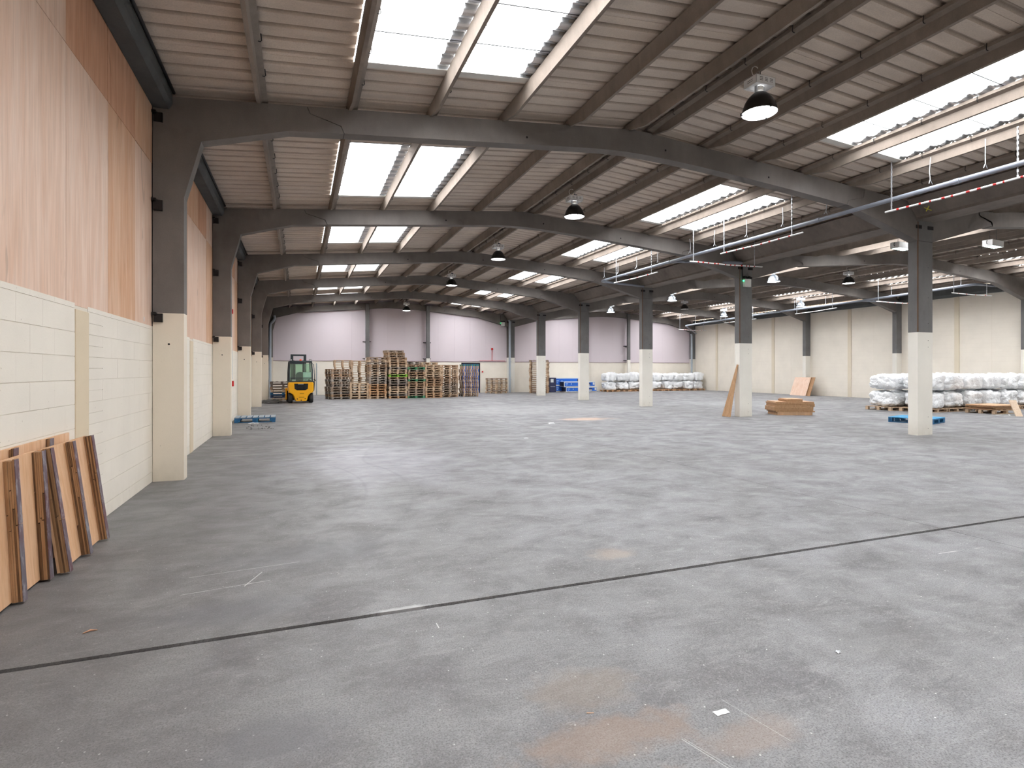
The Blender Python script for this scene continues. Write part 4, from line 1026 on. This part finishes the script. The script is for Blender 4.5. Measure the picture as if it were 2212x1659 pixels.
m = MB(); vs = [(21.98, 11.30, 0), (22.16, 11.20, 0), (22.20, 11.24, 0), (22.02, 11.34, 0), (22.40, 11.72, .50), (22.60, 11.62, .50), (22.64, 11.66, .50), (22.44, 11.76, .50)]
tag(m.add(vs, [(0, 3, 2, 1), (4, 5, 6, 7), (0, 1, 5, 4), (1, 2, 6, 5), (2, 3, 7, 6), (3, 0, 4, 7)], M['board_pale']).build('propped_board'), 'pale particle board propped up at the right picture edge', 'board')

# battened panels leaning on the left wall
def panel(label, y0, y1, xb, xt, hgt, battens, sy=.12, seed=0, w=.056, d=.058):
    """leaning sheet: bottom front face at x=xb, top at x=xt; battens are stacked plywood strips"""
    o = thing('battened_panel', label, 'panel', (xb, y0, 0), 0, 'battened plywood panels leaning on the left wall')
    rn = random.Random(seed)
    ang = math.atan2(xb-xt, hgt); Lh = math.hypot(xb-xt, hgt)
    mt = Matrix.Rotation(-ang, 3, 'Y')
    def T(v): v = mt @ Vector(v); v.y += sy*v.z/hgt; return v
    def bx(m, x0, x1, a, b_, z0, z1, mm):
        vs = [T(q) for q in ((x0, a, z0), (x1, a, z0), (x1, b_, z0), (x0, b_, z0), (x0, a, z1), (x1, a, z1), (x1, b_, z1), (x0, b_, z1))]
        m.add(vs, [(0, 3, 2, 1), (4, 5, 6, 7), (0, 1, 5, 4), (1, 2, 6, 5), (2, 3, 7, 6), (3, 0, 4, 7)], mm)
    m = MB(); bx(m, -.016, 0, 0, y1-y0, .02, Lh, M['board']); m.build('face_sheet', None, o)
    for yb in battens:
        b0 = yb-y0; nl = 5; xx = .001
        bt = link('batten', None, o)
        lm = MB()
        for l in range(nl):
            th = d/nl; cut = rn.uniform(.2, .8)*Lh; jj = rn.uniform(-.006, .003)
            mm = M['board_edge'] if rn.random() < .7 else M['board_dark']
            bx(lm, xx, xx+th-.0015, b0+jj, b0+w, .015, cut-.006, mm)
            mm = M['board_edge'] if rn.random() < .7 else M['board_dark']
            bx(lm, xx, xx+th-.0015, b0+rn.uniform(-.006, .003), b0+w, cut, Lh-rn.uniform(0, .01), mm)
            xx += th
        bpy.data.objects.remove(bt)
        lo_ = lm.build('batten', None, o)
        fm = MB(); cut = rn.uniform(.35, .6)*Lh
        bx(fm, xx, xx+.004, b0-.004, b0+w, .01, cut-.004, M['film']); bx(fm, xx, xx+.004, b0-.002, b0+w, cut, Lh-.002, M['film'])
        fm.build('film_facing', None, lo_)
panel('battened plywood panel on the left wall, nearest the camera, in front', 2.9, 4.965, -1.715, -1.775, .925, [3.64, 4.06, 4.47, 4.885], .03, 1)
panel('battened plywood panel on the left wall, right hand one in front', 5.00, 5.935, -1.635, -1.765, .925, [5.00, 5.43, 5.862], .03, 2)
panel('battened plywood panel leaning behind the front ones, top edge showing', 3.1, 5.72, -1.815, -1.828, .975, [3.55, 4.12, 4.66, 5.25], .06, 3, .07, .024)
tb = MB()

# ================================================================ FORKLIFT
M['yellow'] = plain('yellow_paint', (.95, .45, .004), .38, 0, .06, 3); M['cabdark'] = plain('dark_grey_cab', (.028, .038, .045), .45, .1); M['tyre'] = plain('tyre_rubber', (.045, .044, .045), .75)
M['cloth'] = plain('pale_blue_cloth', (.80, .88, .90), .8, 0, .15, 20); M['seat'] = plain('dark_green_seat', (.015, .06, .055), .6); M['beacon'] = plain('red_beacon', (.85, .12, .06), .3)
fk = thing('forklift', 'yellow forklift seen from behind, parked left of the pallet stacks', 'forklift', (.06, 27.72, 0), .06)
cw = [(-.545, .93), (-.555, .60), (-.53, .50), (-.40, .44), (-.31, .32), (-.26, .13), (-.22, .10), (.22, .10), (.26, .13), (.31, .32), (.40, .44), (.53, .50), (.555, .60), (.545, .93), (.50, .965), (-.50, .965)]
def loft(m, poly, ys, mat):
    n = len(poly); vs = []
    for y, k, zo in ys: vs += [(u*k, y, (v-.5)*(.94+.06*k)+.5+zo) for u, v in poly]
    fs = [list(range(n))[::-1]]+[[len(ys)*n-n+i for i in range(n)]]
    for j in range(len(ys)-1):
        for i in range(n): fs.append((j*n+i, j*n+(i+1) % n, j*n+n+(i+1) % n, j*n+n+i))
    fs = [list(f)[::-1] for f in fs]
    return m.add(vs, fs, mat)
loft(MB(), cw, [(-.26, .90, 0), (-.22, .96, 0), (-.12, 1, 0), (.45, 1, 0)], M['yellow']).build('counterweight', None, fk)
gr = MB().prism([(-.30, .90), (.30, .90), (.285, .66), (.18, .60), (-.18, .60), (-.285, .66)], 'y', -.268, -.24, M['black']).build('grille', None, fk)
gs = MB()
for k in range(9): u = -.24+k*.06; gs.box(u-.004, u+.004, -.274, -.264, .64, .86, M['cabdark'])
for k in range(4): gs.box(-.27, .27, -.273, -.264, .66+k*.055, .665+k*.055, M['cabdark'])
gs.build('grille_bars', None, gr); MB().box(-.14, .10, -.276, -.262, .875, .89, M['white_paint']).build('name_plate', None, gr)
mk = MB(); mk.box(-.06, .12, -.262, -.2, .44, .455, M['black']).box(-.10, .13, -.262, -.2, .27, .285, M['black'])
for u, v in ((-.17, .20), (.17, .21), (0, .14)): mk.tube([(u, -.266, v), (u, -.20, v)], .025, M['dark_metal'], 8)
mk.build('tow_pin_slots', None, fk)
def wheel(x, y, r_, wd, lb=None):
    w_ = MB(); prof = [(r_*.55, -wd/2), (r_*.9, -wd/2), (r_, -wd/2+.03), (r_, wd/2-.03), (r_*.9, wd/2), (r_*.55, wd/2)]
    vs, fs = [], []; n = 24
    for rr, a in prof:
        for k in range(n): t_ = k*2*math.pi/n; vs.append((x+a, y+rr*math.cos(t_), r_+rr*math.sin(t_)))
    for i in range(len(prof)-1):
        for k in range(n): fs.append((i*n+k, i*n+(k+1) % n, (i+1)*n+(k+1) % n, (i+1)*n+k))
    o = w_.add(vs, fs, M['tyre'], True).build('wheel', None, fk)
    MB().tube([(x-wd*.3, y, r_), (x+wd*.3, y, r_)], r_*.56, M['offwhite'], 16).tube([(x-wd*.36, y, r_), (x+wd*.36, y, r_)], r_*.2, M['dark_metal'], 10).build('wheel_rim', None, o)
wheel(-.45, .12, .235, .18); wheel(.45, .12, .235, .18); wheel(-.46, 1.45, .29, .22); wheel(.46, 1.45, .29, .22)
MB().box(-.50, .50, .45, 1.15, .30, .72, M['yellow'], b=.02).build('chassis', None, fk)
MB().box(-.62, -.40, 1.05, 1.8, .55, .66, M['yellow'], b=.02).box(-.62, -.56, 1.05, 1.2, .12, .60, M['yellow'], b=.01).build('front_fender', None, fk)
MB().box(.40, .60, 1.05, 1.8, .55, .66, M['yellow'], b=.02).build('front_fender', None, fk)
cf = MB()
for s_ in (-1, 1):
    cf.tube([(s_*.50, .0, .96), (s_*.50, .06, 1.5), (s_*.475, .16, 1.90)], .034, M['cabdark'], 8)
    cf.tube([(s_*.50, 1.30, .70), (s_*.50, 1.20, 1.4), (s_*.475, 1.05, 1.90)], .034, M['cabdark'], 8)
    cf.box(s_*.50-.03, s_*.50+.03, .0, 1.28, .93, .99, M['cabdark'])
cf.box(-.50, .50, -.02, .06, .94, 1.02, M['cabdark']); cf.box(-.50, .50, .02, .09, 1.14, 1.17, M['cabdark']); cf.build('cab_frame', None, fk)
MB().box(-.50, .50, .08, 1.15, 1.88, 1.95, M['cabdark'], b=.02).box(-.47, .1, .06, .14, 1.80, 1.88, M['cabdark'], b=.01).build('cab_roof', None, fk)
MB().box(-.46, .46, .035, .042, 1.02, 1.82, M['cab_glass']).build('rear_window', None, fk)
MB().box(-.46, .46, 1.20, 1.207, .95, 1.85, M['cab_glass']).build('windscreen', None, fk)
MB().tube([(-.22, .75, 1.0), (-.22, .75, 1.85)], .035, M['cabdark'], 6).tube([(.2, .95, 1.0), (.2, .95, 1.85)], .04, M['cabdark'], 6).box(.18, .46, .9, .93, 1.35, 1.4, M['cabdark']).build('inner_posts', None, fk)
st_ = MB().prism([(-.19, .98), (.19, .98), (.20, 1.30), (.14, 1.40), (.0, 1.44), (-.14, 1.40), (-.20, 1.30)], 'y', .42, .52, M['seat']).box(-.22, .22, .45, .9, .86, .98, M['seat'], b=.02).build('seat', None, fk)
cl = MB(); N_ = 9
vs = [(.10+.36*i/N_, .10+.02*math.sin(i*1.7+j*.6), 1.42-.36*j/5-(.05 if i < 2 and j == 5 else 0)) for j in range(6) for i in range(N_+1)]; vs += [(x, y+.006, z) for x, y, z in vs]
q = (N_+1)*6; fs = [(j*(N_+1)+i, j*(N_+1)+i+1, (j+1)*(N_+1)+i+1, (j+1)*(N_+1)+i) for j in range(5) for i in range(N_)]; fs += [tuple(k+q for k in f[::-1]) for f in fs]
cl.add(vs, fs, M['cloth'], True).build('hanging_cloth', None, fk)
MB().box(-.45, .45, .10, .30, .96, 1.10, M['cabdark'], b=.02).box(-.38, -.22, .06, .12, 1.0, 1.08, M['galv']).box(.10, .32, .06, .12, 1.0, 1.08, M['pvc_pale']).build('engine_cover', None, fk)
ms = MB()
for s_ in (-1, 1): ms.box(s_*.30-.06, s_*.30+.06, 1.75, 1.90, .08, 2.26, M['cabdark']); ms.box(s_*.22-.03, s_*.22+.03, 1.80, 1.9, .08, 2.0, M['dark_metal'])
ms.box(-.36, .36, 1.76, 1.89, 2.22, 2.30, M['cabdark']).box(-.30, .30, 1.78, 1.88, 1.2, 1.28, M['cabdark']).build('mast', None, fk)
fo = MB()
for s_ in (-1, 1): fo.box(s_*.25-.05, s_*.25+.05, 1.95, 2.9, .04, .08, M['dark_metal']).box(s_*.25-.05, s_*.25+.05, 1.92, 1.96, .04, .6, M['dark_metal'])
fo.build('forks', None, fk)
MB().lathe([(.05, 0), (.052, .05), (.035, .08), (0, .085)], (.0, .16, 1.95), M['beacon'], 12).build('beacon', None, fk)
for s_ in (-1, 1):
    MB().box(s_*.42-.045, s_*.42+.045, .10, .14, 1.95, 2.03, M['cabdark']).box(s_*.42-.030, s_*.42+.030, .092, .10, 1.965, 2.015, M['offwhite']).build('work_lamp', None, fk)
MB().tube([(.50, .3, 1.84), (.58, .3, 1.80), (.62, .3, 1.3), (.63, .3, 1.0), (.60, .35, .55)], .016, M['cabdark'], 6).tube([(.60, .3, 1.1), (.66, .3, 1.02)], .03, M['black'], 6).build('grab_rail', None, fk)
MB().box(.555, .60, .35, .75, .55, 1.02, M['dark_metal'], b=.01).box(.60, .64, .45, .55, .75, .95, WOODS['raw']).build('side_box', None, fk)

# ================================================================ SMALL LITTER
def crumple(name, loc, sx, sy, sz, mat, label, cat, seed=0, n=18):
    off = Vector((seed*7.1, seed*3.3, 0)); vs = []
    for j in range(n+1):
        for i in range(n+1):
            u, v = i/n*2-1, j/n*2-1; e = max(0, 1-(abs(u)**3+abs(v)**3)*.7)
            vs.append((u*sx*(1+.12*noise.noise(Vector((u*2, v*2, seed)))), v*sy*(1+.15*noise.noise(Vector((v*2, u*2, seed+5)))), max(.002, (e*.6+.5*noise.noise(Vector((u*2.3, v*2.3, 0))+off)+.25*abs(noise.noise(Vector((u*6, v*6, 1))+off)))*sz)))
    fs = [(j*(n+1)+i, j*(n+1)+i+1, (j+1)*(n+1)+i+1, (j+1)*(n+1)+i) for j in range(n) for i in range(n)]
    return tag(MB().add(vs, fs, mat, True).build(name, None, None, loc), label, cat)
M['rub'] = plain('dark_rubber_sheet', (.06, .056, .052), .6, 0, .3, 8)
crumple('crumpled_sheet', (-1.18, 28.15, 0), .42, .45, .22, M['rub'], 'dark crumpled rubber sheet on the floor left of the forklift', 'sheet', 2)
crumple('plastic_scrap', (1.73, 1.97, 0), .035, .016, .006, M['strap'], 'scrap of clear plastic film lying near the bottom right of centre', 'litter', 4, 8)
crumple('paper_scrap', (6.66, 14.43, 0), .09, .07, .04, M['strap'], 'tiny white paper scrap on the floor before the fifth middle column', 'litter', 5, 8)
crumple('stone_crumb', (2.68, 2.17, 0), .012, .012, .016, M['galv'], 'pale crumb of concrete on the floor at the lower right', 'litter', 6, 6)
crumple('paper_scrap', (4.7, 11.5, 0), .05, .03, .012, M['strap'], 'white fleck on the open floor ahead of the camera', 'litter', 7, 6)
crumple('strap_scrap', (-1.22, 17.45, 0), .14, .03, .03, M['strap'], 'white plastic wisp on the floor before the faded blue pallet', 'litter', 8, 8)
tag(MB().box(-.016, .016, -.002, .002, 0, .003, M['ply_b'], b=.0008).build('wood_splinter', None, None, (1.19, 2.17, 0), -.35), 'orange wood splinter on the floor near the bottom centre', 'litter')
lf = MB().tube([(-.035, -.01, .003), (0, .0, .012), (.03, .012, .003)], [.002, .006, .002], M['ply_c'], 5).tube([(0, 0, .01), (-.01, .03, .003)], .003, M['ply_c'], 5)
tag(lf.build('dry_leaf', None, None, (-1.12, 3.86, 0)), 'small dry brown leaf on the floor below the leaning panels', 'leaf')
cr = MB(); rn = random.Random(9)
for k in range(45):
    x, y, s_ = -1.35+rn.random()*.75, 15.7+rn.random()*1.2, rn.uniform(.005, .018); cr.box(x-s_, x+s_, y-s_, y+s_, 0, s_*.7, M['black'])
fo = tag(cr.build('dark_crumbs'), 'scatter of dark crumbs on the floor before the faded blue pallet', 'litter'); fo['kind'] = 'stuff'
